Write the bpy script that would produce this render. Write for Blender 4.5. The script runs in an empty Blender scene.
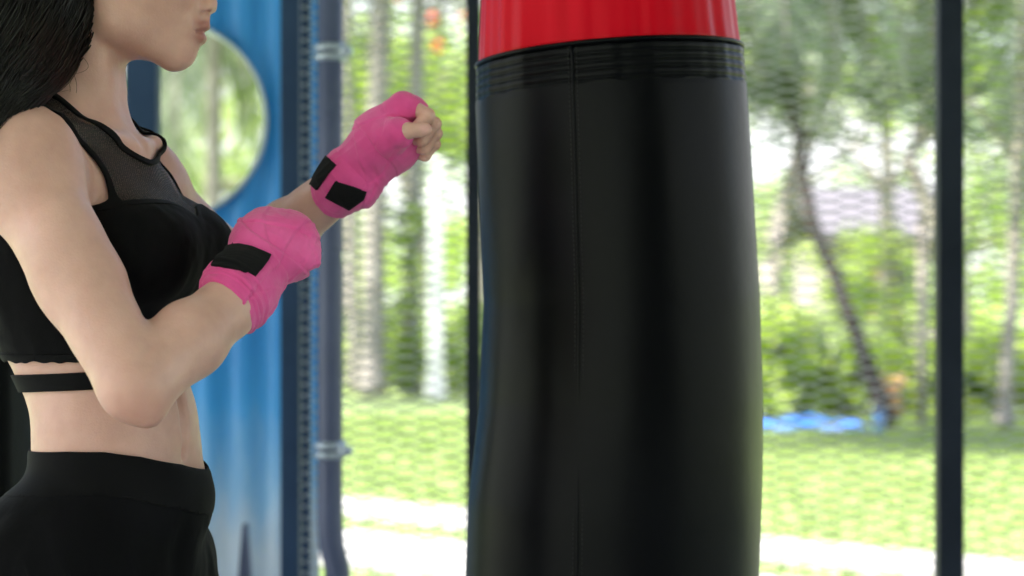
import bpy, math, random
import numpy as np
from mathutils import Vector, Matrix
random.seed(7); RNG = np.random.default_rng(7)
S = bpy.context.scene
C = S.collection
R = math.radians
# ------------------------------------------------------------------ camera
FPX = 1991.0                      # focal length in pixels of a 1024 wide frame
cd = bpy.data.cameras.new('camera'); cam = bpy.data.objects.new('camera', cd); C.objects.link(cam)
cd.sensor_width = 36.0; cd.lens = 70.0; cd.shift_y = 12/1024
cam.location = (0, 0, 1.2); cam.rotation_euler = (R(90), 0, 0)
cd.clip_start = 0.05; cd.clip_end = 2000
cd.dof.use_dof = True; cd.dof.focus_distance = 2.18; cd.dof.aperture_fstop = 3.9; cd.dof.aperture_blades = 0
S.camera = cam
# ------------------------------------------------------------------ sky, sun, exposure
SUN_EL, SUN_AZ = 56.0, 240.0      # azimuth clockwise from +Y; sun stands to the left, a little behind the camera
w = bpy.data.worlds.new('World'); S.world = w; w.use_nodes = True
nt = w.node_tree; nt.nodes.clear()
sky = nt.nodes.new('ShaderNodeTexSky'); sky.sky_type = 'NISHITA'; sky.sun_disc = False
sky.sun_elevation = R(SUN_EL); sky.sun_rotation = R(SUN_AZ); sky.air_density = 1.0; sky.dust_density = 3.0
bg = nt.nodes.new('ShaderNodeBackground'); bg.inputs[1].default_value = 0.15
wo = nt.nodes.new('ShaderNodeOutputWorld')
tcw = nt.nodes.new('ShaderNodeTexCoord'); spw = nt.nodes.new('ShaderNodeSeparateXYZ'); nt.links.new(tcw.outputs['Generated'], spw.inputs[0])
cln = nt.nodes.new('ShaderNodeTexNoise'); cln.inputs['Scale'].default_value = 5.0; cln.inputs['Detail'].default_value = 5.0
mpw = nt.nodes.new('ShaderNodeMapping'); mpw.inputs['Scale'].default_value = (1, 1, 2.5); nt.links.new(tcw.outputs['Generated'], mpw.inputs[0]); nt.links.new(mpw.outputs[0], cln.inputs['Vector'])
el = nt.nodes.new('ShaderNodeMapRange'); el.inputs['From Min'].default_value = .0; el.inputs['From Max'].default_value = .55; el.inputs['To Min'].default_value = .45; el.inputs['To Max'].default_value = -.35; nt.links.new(spw.outputs['Z'], el.inputs[0])
ca = nt.nodes.new('ShaderNodeMath'); ca.operation = 'ADD'; nt.links.new(cln.outputs['Fac'], ca.inputs[0]); nt.links.new(el.outputs[0], ca.inputs[1])
cr_ = nt.nodes.new('ShaderNodeMapRange'); cr_.inputs['From Min'].default_value = .42; cr_.inputs['From Max'].default_value = .75; nt.links.new(ca.outputs[0], cr_.inputs[0])
cmx = nt.nodes.new('ShaderNodeMixRGB'); cmx.inputs[2].default_value = (3.4, 3.45, 3.5, 1)      # bright white cloud low over the garden
nt.links.new(cr_.outputs[0], cmx.inputs[0]); nt.links.new(sky.outputs[0], cmx.inputs[1]); nt.links.new(cmx.outputs[0], bg.inputs[0]); nt.links.new(bg.outputs[0], wo.inputs[0])
sd = bpy.data.lights.new('sun', 'SUN'); sun = bpy.data.objects.new('sun', sd); C.objects.link(sun)
sd.energy = 4.8; sd.angle = R(0.5); sd.color = (1.0, 0.955, 0.88)
tosun = Vector((math.sin(R(SUN_AZ))*math.cos(R(SUN_EL)), math.cos(R(SUN_AZ))*math.cos(R(SUN_EL)), math.sin(R(SUN_EL))))
sun.rotation_euler = tosun.to_track_quat('Z', 'Y').to_euler(); sun.location = (0, 0, 20)
S.view_settings.view_transform = 'Standard'; S.view_settings.look = 'None'
S.view_settings.exposure = 1.93; S.view_settings.gamma = 1.0; S.view_settings.use_curve_mapping = False
S.cycles.use_denoising = True; S.cycles.max_bounces = 8; S.cycles.diffuse_bounces = 4
S.cycles.transparent_max_bounces = 16; S.cycles.sample_clamp_indirect = 6.0
# ------------------------------------------------------------------ helpers
def P(px, py, Y):                 # the world point seen at pixel (px, py) at depth Y
    return np.array([(px-512)/FPX*Y, Y, 1.2+(300-py)/FPX*Y])
def mesh_obj(name, V, F, mat=None, parent=None, smooth=True, attrs=None):
    me = bpy.data.meshes.new(name)
    V = np.asarray(V, dtype=np.float32); 
    if isinstance(F, np.ndarray):
        n, k = F.shape
        me.vertices.add(len(V)); me.vertices.foreach_set('co', V.ravel())
        me.loops.add(n*k); me.loops.foreach_set('vertex_index', F.astype(np.int32).ravel())
        me.polygons.add(n); me.polygons.foreach_set('loop_start', np.arange(0, n*k, k, dtype=np.int32))
        me.polygons.foreach_set('loop_total', np.full(n, k, dtype=np.int32))
        me.update(calc_edges=True)
    else:
        me.from_pydata([tuple(v) for v in V.tolist()], [], F)
    me.validate()
    if smooth: me.polygons.foreach_set('use_smooth', np.ones(len(me.polygons), dtype=bool))
    if attrs:
        for an, av in attrs.items():
            a = me.attributes.new(an, 'FLOAT', 'POINT'); a.data.foreach_set('value', np.asarray(av, dtype=np.float32))
    if mat is not None: me.materials.append(mat)
    o = bpy.data.objects.new(name, me); C.objects.link(o)
    if parent is not None:
        o.parent = parent; o.matrix_parent_inverse = Matrix.Translation(parent.location).inverted() if parent.type == 'EMPTY' and parent.parent is None else Matrix.Identity(4)
    return o
def thing(name, label, cat, loc, group=None):
    o = bpy.data.objects.new(name, None); C.objects.link(o); o.location = loc; o.empty_display_size = .1
    tag(o, label, cat, group); return o
def tag(o, label=None, cat=None, group=None, kind=None):
    if label: o['label'] = label
    if cat: o['category'] = cat
    if group: o['group'] = group
    if kind: o['kind'] = kind
    return o
class MB:                         # collects shapes into one mesh
    def __init__(s): s.V = []; s.F = []
    def add(s, V, F):
        b = len(s.V); s.V += [tuple(v) for v in V]; s.F += [tuple(i+b for i in f) for f in F]; return s
    def box(s, x0, x1, y0, y1, z0, z1, bev=0.0):
        b = bev
        if b <= 0:
            V = [(x, y, z) for x in (x0, x1) for y in (y0, y1) for z in (z0, z1)]
            F = [(0,1,3,2),(4,6,7,5),(0,4,5,1),(2,3,7,6),(0,2,6,4),(1,5,7,3)]
            return s.add(V, F)
        import bmesh
        bm = bmesh.new(); bmesh.ops.create_cube(bm, size=1)
        for v in bm.verts: v.co = Vector(((x0+x1)/2+v.co.x*(x1-x0), (y0+y1)/2+v.co.y*(y1-y0), (z0+z1)/2+v.co.z*(z1-z0)))
        bmesh.ops.bevel(bm, geom=list(bm.edges), offset=b, segments=2, affect='EDGES', profile=.5)
        bm.verts.index_update(); s.add([v.co[:] for v in bm.verts], [tuple(v.index for v in f.verts) for f in bm.faces]); bm.free(); return s
    def tube(s, pts, rad, n=10, cap=True):
        pts = [np.array(p, float) for p in pts]
        if not hasattr(rad, '__len__'): rad = [rad]*len(pts)
        up = np.array([0.0, 0.0, 1.0]); V = []
        for i, p in enumerate(pts):
            d = pts[min(i+1, len(pts)-1)]-pts[max(i-1, 0)]; d = d/(np.linalg.norm(d)+1e-12)
            a = np.cross(d, up)
            if np.linalg.norm(a) < .15: a = np.cross(d, [1.0, 0, 0])
            a /= np.linalg.norm(a); b = np.cross(d, a)
            for k in range(n):
                t = 2*math.pi*k/n; V.append(p+rad[i]*(math.cos(t)*a+math.sin(t)*b))
        F = []
        for i in range(len(pts)-1):
            for k in range(n):
                F.append((i*n+k, (i+1)*n+k, (i+1)*n+(k+1) % n, i*n+(k+1) % n))
        if cap: F.append(tuple(range(n))); F.append(tuple((len(pts)-1)*n+k for k in range(n-1, -1, -1)))
        return s.add(V, F)
    def build(s, name, mat=None, parent=None, smooth=False):
        o = mesh_obj(name, s.V, s.F, mat, parent, smooth)
        return o
# ------------------------------------------------------------------ materials
def newmat(name):
    m = bpy.data.materials.new(name); m.use_nodes = True; n = m.node_tree
    return m, n, n.nodes['Principled BSDF'], n.nodes['Material Output']
def N(nt, t, **kw):
    x = nt.nodes.new(t)
    for k, v in kw.items():
        if k == 'inp':
            for a, b in v.items(): x.inputs[a].default_value = b
        else: setattr(x, k, v)
    return x
def ramp(nt, fac, stops):
    r = nt.nodes.new('ShaderNodeValToRGB'); el = r.color_ramp.elements
    el[0].position, el[0].color = stops[0][0], (*stops[0][1], 1)
    el[1].position, el[1].color = stops[-1][0], (*stops[-1][1], 1)
    for p, c in stops[1:-1]: e = el.new(p); e.color = (*c, 1)
    nt.links.new(fac, r.inputs[0]); return r.outputs[0]
def simple(name, stops, scale=8, rough=.6, bump=0.0, bscale=60, metal=0.0, coat=0.0, detail=6, stretch=None, spec=.5, rvar=0.0):
    m, nt, b, o = newmat(name)
    tc = N(nt, 'ShaderNodeTexCoord'); mp = N(nt, 'ShaderNodeMapping')
    if stretch: mp.inputs['Scale'].default_value = stretch
    nt.links.new(tc.outputs['Object'], mp.inputs[0])
    no = N(nt, 'ShaderNodeTexNoise', inp={'Scale': scale, 'Detail': detail, 'Roughness': .6}); nt.links.new(mp.outputs[0], no.inputs['Vector'])
    nt.links.new(ramp(nt, no.outputs['Fac'], stops), b.inputs['Base Color'])
    b.inputs['Roughness'].default_value = rough; b.inputs['Metallic'].default_value = metal
    b.inputs['Coat Weight'].default_value = coat; b.inputs['Specular IOR Level'].default_value = spec
    if rvar:
        mr = N(nt, 'ShaderNodeMapRange', inp={'To Min': rough-rvar, 'To Max': rough+rvar}); nt.links.new(no.outputs['Fac'], mr.inputs[0]); nt.links.new(mr.outputs[0], b.inputs['Roughness'])
    if bump:
        n2 = N(nt, 'ShaderNodeTexNoise', inp={'Scale': bscale, 'Detail': 4}); nt.links.new(mp.outputs[0], n2.inputs['Vector'])
        bp = N(nt, 'ShaderNodeBump', inp={'Strength': bump, 'Distance': .01}); nt.links.new(n2.outputs['Fac'], bp.inputs['Height']); nt.links.new(bp.outputs[0], b.inputs['Normal'])
    return m
def leafmat(name, cols, trans=.35):
    m, nt, b, o = newmat(name); nt.nodes.remove(b)
    g = N(nt, 'ShaderNodeNewGeometry'); tc = N(nt, 'ShaderNodeTexCoord')
    no = N(nt, 'ShaderNodeTexNoise', inp={'Scale': .9, 'Detail': 2}); nt.links.new(tc.outputs['Object'], no.inputs['Vector'])
    ad = N(nt, 'ShaderNodeMath', operation='MULTIPLY_ADD', inp={1: .55, 2: -.02}); nt.links.new(g.outputs['Random Per Island'], ad.inputs[0])
    a2 = N(nt, 'ShaderNodeMath', operation='MULTIPLY_ADD', inp={1: .8}); nt.links.new(no.outputs['Fac'], a2.inputs[0]); nt.links.new(ad.outputs[0], a2.inputs[2])
    col = ramp(nt, a2.outputs[0], [(i/(len(cols)-1)*.8+.1, c) for i, c in enumerate(cols)])
    d = N(nt, 'ShaderNodeBsdfPrincipled', inp={'Roughness': .45}); t = N(nt, 'ShaderNodeBsdfTranslucent'); mx = N(nt, 'ShaderNodeMixShader', inp={0: trans})
    nt.links.new(col, d.inputs['Base Color'])
    br = N(nt, 'ShaderNodeMixRGB', blend_type='MULTIPLY', inp={0: 1.0, 2: (1.25, 1.35, .75, 1)}); nt.links.new(col, br.inputs[1]); nt.links.new(br.outputs[0], t.inputs[0])
    nt.links.new(d.outputs[0], mx.inputs[1]); nt.links.new(t.outputs[0], mx.inputs[2]); nt.links.new(mx.outputs[0], o.inputs[0])
    return m
M = {}
M['lawn'] = simple('lawn_grass', [(.3, (.175, .25, .075)), (.5, (.225, .305, .10)), (.7, (.28, .35, .14))], scale=1.6, rough=.8, bump=.5, bscale=30)
M['grass'] = leafmat('grass_blades', [(.16, .235, .065), (.21, .29, .085), (.28, .35, .125)], .3)
M['path'] = simple('pale_concrete', [(.3, (.27, .265, .25)), (.7, (.34, .335, .32))], scale=3, rough=.8, bump=.2, bscale=80)
M['floor'] = simple('floor_concrete', [(.3, (.40, .39, .37)), (.7, (.50, .49, .46))], scale=3, rough=.55, bump=.1, bscale=80)
M['roof'] = simple('roof_sheet', [(.3, (.55, .57, .58)), (.7, (.65, .66, .66))], scale=2, rough=.5)
M['navy'] = simple('navy_paint', [(.3, (.010, .015, .026)), (.7, (.018, .025, .040))], scale=6, rough=.5, bump=.1, bscale=200, spec=.15)
M['slate'] = simple('slate_paint', [(.3, (.045, .062, .135)), (.7, (.07, .09, .18))], scale=6, rough=.4, bump=.1, bscale=150)
M['bluepost'] = simple('dark_blue_paint', [(.3, (.014, .040, .095)), (.7, (.025, .058, .13))], scale=6, rough=.5, bump=.1, bscale=200, spec=.2)
M['mesh'] = simple('galvanised_wire', [(.3, (.50, .52, .53)), (.7, (.62, .64, .65))], scale=20, rough=.5, metal=.2)
M['chrome'] = simple('zinc_fitting', [(.3, (.35, .42, .52)), (.7, (.5, .56, .64))], scale=20, rough=.35, metal=.6)
# ------------------------------------------------------------------ the setting
g = MB()
gn = 40
xs_ = np.linspace(-600, 600, gn); ys_ = np.linspace(-200, 900, gn)
mesh_obj('lawn', [(x, y, 0.0) for y in ys_ for x in xs_], [(j*gn+i, j*gn+i+1, (j+1)*gn+i+1, (j+1)*gn+i) for j in range(gn-1) for i in range(gn-1)], M['lawn'], smooth=False)['kind'] = 'structure'
def slab(name, pts, z0, z1, mat):
    n = len(pts); V = [(x, y, z0) for x, y in pts]+[(x, y, z1) for x, y in pts]
    F = [tuple(range(n-1, -1, -1)), tuple(range(n, 2*n))]+[(i, (i+1) % n, n+(i+1) % n, n+i) for i in range(n)]
    o = mesh_obj(name, V, F, mat, smooth=False); o['kind'] = 'structure'; return o
slab('gym_floor', [(-7, -5), (6, -5), (6, 4.75), (-7, 4.75)], -.2, .06, M['floor'])
d = np.array([2.265, -2.0]); d /= np.linalg.norm(d); nrm = np.array([-d[1], d[0]])   # nrm points away from the camera
if nrm[1] < 0: nrm = -nrm
A = np.array([-1.02, 12.0])
def strip(off0, off1):
    a = A-nrm*off0; b = A-nrm*off1
    return [tuple(b-d*30), tuple(b+d*18), tuple(a+d*18), tuple(a-d*30)]
slab('path_far', strip(.05, .76), -.1, .02, M['path'])
slab('path_near', strip(1.19, 2.2), -.1, .02, M['path'])
# roof of the open gym hall: keeps the sun and the zenith off the people
rb = MB()
nx = 120
for i in range(nx):
    x0 = -5.5+i*.1; z0 = 3.3
    rb.add([(x0, -5, z0), (x0+.05, -5, z0+.03), (x0+.1, -5, z0), (x0, 4.9, z0), (x0+.05, 4.9, z0+.03), (x0+.1, 4.9, z0)], [(0, 1, 4, 3), (1, 2, 5, 4)])
ro = rb.build('gym_roof', M['roof']); tag(ro, kind='structure')
# ------------------------------------------------------------------ mesh fence of the gym
FY = 4.2
def post(px, wpx, Y=FY, name='fence_post', label='', mat='navy', z1=3.3):
    cx = (px-512)/FPX*Y; h = wpx/FPX*Y/2
    t = thing(name, label, 'post', (cx, Y, .06), 'upright posts of the mesh fence')
    MB().box(cx-h, cx+h, Y-h, Y+h, .071, z1, .003).build('post_tube', M[mat], t)
    MB().box(cx-h*2, cx+h*2, Y-h*2, Y+h*2, .06, .07, .002).build('base_plate', M[mat], t)
    return t
post(143, 31, mat='bluepost', label='dark blue steel post seen between the woman\'s throat and the round opening')
post(291, 19, FY, mat='bluepost', label='dark navy square post in front of the blue sheet panel, left of the round pole')
post(473.5, 14, label='thin black post standing close behind the left edge of the punching bag')
post(949, 25, label='black square post right of the punching bag, in front of the garden')
post(1300, 25, label='black square post at the right end of the mesh fence')
def wire_panel(name, x0, x1, z0, z1, Y, label):
    lw, sw, rw = .090, .0118, .0023
    n = int(math.ceil((z1-z0)/sw)); ux = np.arange(x0, x1, lw/12)
    V = []; F = []
    def prof(x):          # trapezoid wave -1..1
        p = (x/lw) % 1.0; tri = 1-abs(p*2-1)*2      # -1..1..-1
        return max(-1, min(1, tri*1.5))
    pr = np.array([prof(x) for x in ux])
    k = len(ux)
    for r in range(n):
        s = 1 if r % 2 == 0 else -1
        zc = z0+(r+.5)*sw/1.0
        z = zc+s*pr*(sw/2-.0006)
        b = len(V)
        for i in range(k):
            x = ux[i]
            V += [(x, Y, z[i]-rw*.62), (x, Y+.0009, z[i]), (x, Y, z[i]+rw*.62), (x, Y-.0009, z[i])]
        for i in range(k-1):
            for q in range(4):
                a0 = b+i*4+q; a1 = b+i*4+(q+1) % 4
                F.append((a0, a0+4, a1+4, a1))
    o = mesh_obj(name, np.array(V), np.array(F), M['mesh'], smooth=False)
    return tag(o, label, 'wire mesh', 'wire mesh panels of the fence')
def X(px, Y=FY): return (px-512)/FPX*Y
wire_panel('wire_mesh_panel', X(283), X(473.5), .1, 3.2, FY+.034, 'diamond wire mesh between the round pole and the punching bag')
wire_panel('wire_mesh_panel', X(473.5), X(949), .1, 3.2, FY+.034, 'diamond wire mesh behind the punching bag and to its right')
wire_panel('wire_mesh_panel', X(949), X(1300), .1, 3.2, FY+.034, 'diamond wire mesh right of the rightmost black post in view')
bx = X(298, 4.31)
o = MB().box(bx-.030, bx+.028, 4.30, 4.32, .06, 3.25, .002).build('flat_bar', M['bluepost']); tag(o, 'dark navy flat upright bar seen through the mesh beside the blue panel edge', 'bar')
# round pole with collars
t = thing('round_pole', 'slate blue round pole with two pale clamp collars beside the blue panel', 'pole', (X(329, 4.12), 4.12, .06))
cx = X(330, 4.12)
zb = lambda py: P(0, py, 4.12)[2]
MB().tube([(cx+.035, 4.12, .06), (cx+.015, 4.12, zb(568)), (cx+.003, 4.12, zb(545)), (cx, 4.12, zb(520)), (cx, 4.12, 1.2), (cx, 4.12, 3.29)], .0265, 20).build('pole_shaft', M['slate'], t, True)
for py in (53, 450):
    z = zb(py)
    c = MB().tube([(cx, 4.12, z-.018), (cx, 4.12, z-.012), (cx, 4.12, z-.003)], [.030, .034, .034], 20).tube([(cx, 4.12, z+.003), (cx, 4.12, z+.012), (cx, 4.12, z+.018)], [.034, .034, .030], 20).build('clamp_collar', M['chrome'], t, True)
    MB().tube([(cx+.02, 4.10, z), (cx+.045, 4.09, z)], .011, 10).build('bolt', M['chrome'], c, True)
# blue corrugated panel with a round opening
BY = 4.52
mb_, nt, b, o = newmat('blue_sheet')
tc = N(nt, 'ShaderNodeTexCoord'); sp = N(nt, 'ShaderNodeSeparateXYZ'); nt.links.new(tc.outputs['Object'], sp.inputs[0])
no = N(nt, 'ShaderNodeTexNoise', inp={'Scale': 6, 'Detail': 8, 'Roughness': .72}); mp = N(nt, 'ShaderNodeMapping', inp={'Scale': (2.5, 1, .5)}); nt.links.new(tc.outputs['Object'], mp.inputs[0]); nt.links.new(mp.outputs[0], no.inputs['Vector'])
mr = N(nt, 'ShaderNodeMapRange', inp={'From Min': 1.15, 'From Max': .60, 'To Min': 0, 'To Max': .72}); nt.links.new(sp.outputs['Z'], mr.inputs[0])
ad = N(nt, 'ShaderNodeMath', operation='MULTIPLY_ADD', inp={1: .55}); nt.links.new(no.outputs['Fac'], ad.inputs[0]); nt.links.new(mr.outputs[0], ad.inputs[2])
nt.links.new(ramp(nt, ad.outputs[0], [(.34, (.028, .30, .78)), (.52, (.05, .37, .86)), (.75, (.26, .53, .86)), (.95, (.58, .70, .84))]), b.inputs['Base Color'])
b.inputs['Roughness'].default_value = .45
bp = N(nt, 'ShaderNodeBump', inp={'Strength': .15, 'Distance': .01}); nt.links.new(no.outputs['Fac'], bp.inputs['Height']); nt.links.new(bp.outputs[0], b.inputs['Normal'])
M['blue'] = mb_
M['bluerim'] = simple('pale_blue_rim', [(.3, (.45, .58, .68)), (.7, (.62, .70, .76))], scale=10, rough=.4)
hc = P(168, 121, BY); hr = 99/FPX*BY
x0, x1, z0, z1 = X(-260, BY), X(320, BY), .07, 2.9
def corr(x): 
    p = ((x-x0)/.082) % 1.0
    return -.010*max(0, min(1, (abs(p-.5)*2-.25)/.5))      # ridges towards the camera
pb = MB(); pan = thing('corrugated_wall', 'bright blue corrugated sheet wall with a large round opening', 'wall', (x0, BY, .07))
# angular polar grid round the hole out to the rectangle, finely divided
ang = []
K = 288
rings = 46
V = []; F = []
for a in range(K):
    th = 2*math.pi*a/K; cx_, sz_ = math.cos(th), math.sin(th)
    tx = ((x1-hc[0]) if cx_ > 0 else (x0-hc[0]))/cx_ if abs(cx_) > 1e-9 else 1e9
    tz = ((z1-hc[2]) if sz_ > 0 else (z0-hc[2]))/sz_ if abs(sz_) > 1e-9 else 1e9
    re = min(tx, tz)
    for r in range(rings):
        q = hr+(re-hr)*(r/(rings-1)); x = hc[0]+q*cx_; z = hc[2]+q*sz_
        V.append((x, BY+corr(x), z))
for a in range(K):
    for r in range(rings-1):
        i = a*rings+r; j = ((a+1) % K)*rings+r
        F.append((i, i+1, j+1, j))
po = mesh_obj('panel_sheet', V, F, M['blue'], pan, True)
md = po.modifiers.new('sol', 'SOLIDIFY'); md.thickness = .004; md.offset = 1
ri = MB()
n = 96
for a in range(n):
    th = 2*math.pi*a/n; t2 = 2*math.pi*(a+1)/n
    q = lambda T, r, y: (hc[0]+r*math.cos(T), y, hc[2]+r*math.sin(T))
    r0, r1 = hr-.004, hr+.004
    ri.add([q(th, r0, BY-.035), q(t2, r0, BY-.035), q(t2, r0, BY+.05), q(th, r0, BY+.05), q(th, r1, BY-.035), q(t2, r1, BY-.035), q(t2, r1, BY+.05), q(th, r1, BY+.05)],
           [(0, 1, 2, 3), (4, 7, 6, 5), (0, 4, 5, 1), (3, 2, 6, 7)])
ri.build('opening_rim', M['bluerim'], pan, True)
# brace foot against the panel
t = thing('brace_foot', 'dark grey wedge-shaped bracket standing at the foot of the blue panel', 'bracket', (*P(240, 560, 4.35)[:2], .06))
p0, p1, p2 = P(240, 528, 4.35), P(228, 600, 4.35), P(254, 600, 4.35)
zz = .06
bb = MB(); bb.add([(p0[0]-.004, 4.42, p0[2]), (p0[0]+.004, 4.42, p0[2]), (p0[0]-.045, 4.32, zz+.02), (p0[0]+.055, 4.32, zz+.02), (p0[0]-.045, 4.45, zz+.02), (p0[0]+.055, 4.45, zz+.02), (p0[0]-.004, 4.45, p0[2]), (p0[0]+.004, 4.45, p0[2])],
       [(0, 2, 3, 1), (0, 6, 4, 2), (1, 3, 5, 7), (6, 7, 5, 4), (0, 1, 7, 6), (2, 4, 5, 3)])
bb.build('gusset', M['slate'], t); MB().box(p0[0]-.07, p0[0]+.08, 4.28, 4.47, .06, zz+.02, .002).build('foot_plate', M['slate'], t)
# dark padded column behind the woman's back
M['pad'] = simple('black_padding', [(.3, (.0015, .002, .002)), (.7, (.003, .004, .004))], scale=5, rough=.7, bump=.2, bscale=40, spec=.1)
t = thing('padded_column', 'near-black padded column behind the woman\'s lower back at the left edge', 'column', (X(-40, 3.2), 3.2, .06))
c0 = X(-42, 3.2)
MB().box(c0-.11, c0+.11, 3.09, 3.31, .06, 2.2, .02).build('padding', M['pad'], t, True)
MB().box(c0-.05, c0+.05, 3.15, 3.25, 2.2, 3.3, .003).build('post_tube', M['navy'], t)

bw = MB().box(.8, 6.4, -5.0, -4.85, .06, 3.28); o = bw.build('light_blocking_wall', simple('blocking_wall_paint', [(.3, (.10, .11, .12)), (.7, (.14, .15, .16))], rough=.7)); tag(o, kind='structure')  # unseen dark wall behind the camera, added to hold back frontal light
# ------------------------------------------------------------------ garden
M['bark'] = simple('bark_grey', [(.3, (.16, .14, .12)), (.5, (.26, .235, .205)), (.7, (.36, .33, .30))], scale=7, rough=.9, bump=.8, bscale=25, stretch=(1, 1, .4))
M['barkdark'] = simple('bark_dark', [(.3, (.022, .017, .018)), (.7, (.055, .042, .040))], scale=7, rough=.9, bump=.8, bscale=25, stretch=(1, 1, .3))
M['barkpalm'] = simple('bark_palm', [(.3, (.15, .135, .12)), (.5, (.23, .21, .195)), (.7, (.31, .29, .275))], scale=4, rough=.9, bump=.6, bscale=12, stretch=(.4, .4, 3))
M['leafmid'] = leafmat('leaf_mid', [(.025, .065, .015), (.075, .14, .025), (.16, .24, .05), (.30, .38, .12)])
M['leafdark'] = leafmat('leaf_dark', [(.015, .035, .018), (.035, .07, .03), (.08, .125, .055), (.17, .22, .12)], .25)
M['leafyel'] = leafmat('leaf_yellow', [(.08, .15, .025), (.17, .26, .035), (.27, .37, .06), (.42, .50, .14)], .42)
M['leafpale'] = leafmat('leaf_pale', [(.08, .14, .05), (.17, .25, .09), (.29, .37, .17), (.45, .50, .30)], .45)
M['frond'] = leafmat('palm_frond', [(.022, .040, .022), (.05, .075, .042), (.10, .135, .085), (.22, .26, .18)], .25)
def leaf_cloud(centers, rad, per, size, rng, flat=.8, aspect=.55):
    """leaf-sized rhombs scattered in soft clumps"""
    c = np.repeat(np.asarray(centers), per, axis=0); n = len(c)
    rr = np.repeat(np.asarray(rad), per)
    off = rng.normal(size=(n, 3)); off /= np.linalg.norm(off, axis=1)[:, None]
    off *= (rng.random(n)**.55*rr)[:, None]; off[:, 2] *= flat
    c = c+off
    a = rng.normal(size=(n, 3)); a[:, 2] -= .5; a /= np.linalg.norm(a, axis=1)[:, None]
    b = np.cross(a, rng.normal(size=(n, 3))); b /= np.linalg.norm(b, axis=1)[:, None]+1e-9
    s = size*(.6+.8*rng.random(n))[:, None]
    nn = np.cross(a, b)
    V = np.stack([c-a*s*.5, c+b*s*aspect*.5+nn*s*.06, c+a*s*.5, c-b*s*aspect*.5+nn*s*.06], axis=1).reshape(-1, 3)
    F = np.arange(4*n).reshape(n, 4)
    return V, F
def tree(name, label, loc, h, r, crown_z, trunk_pts, trunk_r, mat, bark, seed, clumps=60, per=60, leaf=.16, group='trees of the garden', cr=None, limbs=7, cz=.5, cat='tree', gap=0):
    rng = np.random.default_rng(seed)
    t = thing(name, label, cat, (loc[0], loc[1], 0), group)
    o = np.array([loc[0], loc[1], 0.0])
    m = MB(); pts = [o+np.array(p) for p in trunk_pts]; rs = np.linspace(trunk_r, trunk_r*.45, len(pts)); rs[0] *= 1.25
    # finer trunk
    tp = []; tr = []
    for i in range(len(pts)-1):
        for q in np.linspace(0, 1, 5)[:-1]:
            tp.append(pts[i]*(1-q)+pts[i+1]*q+rng.normal(size=3)*trunk_r*.06); tr.append((rs[i]*(1-q)+rs[i+1]*q)*(1+rng.normal()*.04))
    tp.append(pts[-1]); tr.append(rs[-1])
    m.tube(tp, tr, 12)
    cc = o+np.array([trunk_pts[-1][0], trunk_pts[-1][1], crown_z])
    cen = rng.normal(size=(clumps, 3)); cen /= np.linalg.norm(cen, axis=1)[:, None]; cen *= (rng.random(clumps)**.4)[:, None]
    cen = cen*np.array([r, r, r*cz])*(.85+.3*rng.random(clumps))[:, None]+cc
    for i in range(limbs):
        e = cen[i]; s = tp[int(len(tp)*(.6+.4*rng.random()))-1]; mid = (s+e)/2+rng.normal(size=3)*r*.08
        m.tube([s, mid, e], [trunk_r*.35, trunk_r*.2, trunk_r*.08], 7)
    m.build('trunk', bark, t, True)
    V, F = leaf_cloud(cen, (cr or r*.28)*(.6+.8*rng.random(clumps)), per, leaf, rng)
    mesh_obj('crown', V, F, mat, t, smooth=False)
    return t
def frond(mb, base, az, el, L, droop, rng, width=.5, nl=34):
    d = np.array([math.sin(az), math.cos(az), 0.0]); p = np.array(base, float); V = []; pts = [p.copy()]
    n = 16; e = el
    for i in range(n):
        e -= droop/n*(1+i/n*.6); p = p+(d*math.cos(e)+np.array([0, 0, math.sin(e)]))*L/n; pts.append(p.copy())
    side = np.array([d[1], -d[0], 0.0])
    for i in range(nl):
        q = (i+.5)/nl*n; k = min(int(q), n-1); f = q-k; c = pts[k]*(1-f)+pts[k+1]*f
        tan = pts[k+1]-pts[k]; tan /= np.linalg.norm(tan)
        wl = width*math.sin(math.pi*min(.97, (.1+.87*i/nl)))**.6
        for s in (-1, 1):
            dirn = side*s*.8+tan*.55+np.array([0, 0, -.45-.25*rng.random()]); dirn /= np.linalg.norm(dirn)
            wv = tan*.024
            e1 = c+dirn*wl*.55+np.array([0, 0, .0]); e2 = c+dirn*wl+np.array([0, 0, -.12*wl])
            mb.add([c-wv*.6, c+wv*.6, e1+wv, e1-wv, e2], [(0, 1, 2, 3), (3, 2, 4)])
    return pts
def palm(name, label, loc, h, r, seed, nf=16, L=2.6, lean=(0, 0), mat=None, width=.55, group='palms of the garden'):
    rng = np.random.default_rng(seed)
    t = thing(name, label, 'palm tree', (loc[0], loc[1], 0), group)
    m = MB(); pts = []; rr = []
    for i in range(40):
        q = i/39; pts.append((loc[0]+lean[0]*q*q, loc[1]+lean[1]*q*q, h*q)); rr.append(r*(1.25-.4*q if q > .08 else 1.5-.25*q/.08*1.1)*(1.04 if i % 2 else .97))
    m.tube(pts, rr, 14).build('trunk', M['barkpalm'], t, True)
    f = MB(); st = MB()
    top = np.array(pts[-1])
    for i in range(nf):
        sp_ = frond(f, top, i*2.399+rng.random()*.3, R(75-100*(i/nf))+.1*rng.normal(), L*(.8+.3*rng.random()), R(70+35*rng.random()), rng, width)
        st.tube(sp_, np.linspace(.03, .006, len(sp_)), 5)
    f.build('crown', mat or M['frond'], t); st.build('frond_stalks', M['barkpalm'], t, True)
    return t
def at(px, Y): return ((px-512)/FPX*Y, Y)
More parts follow.
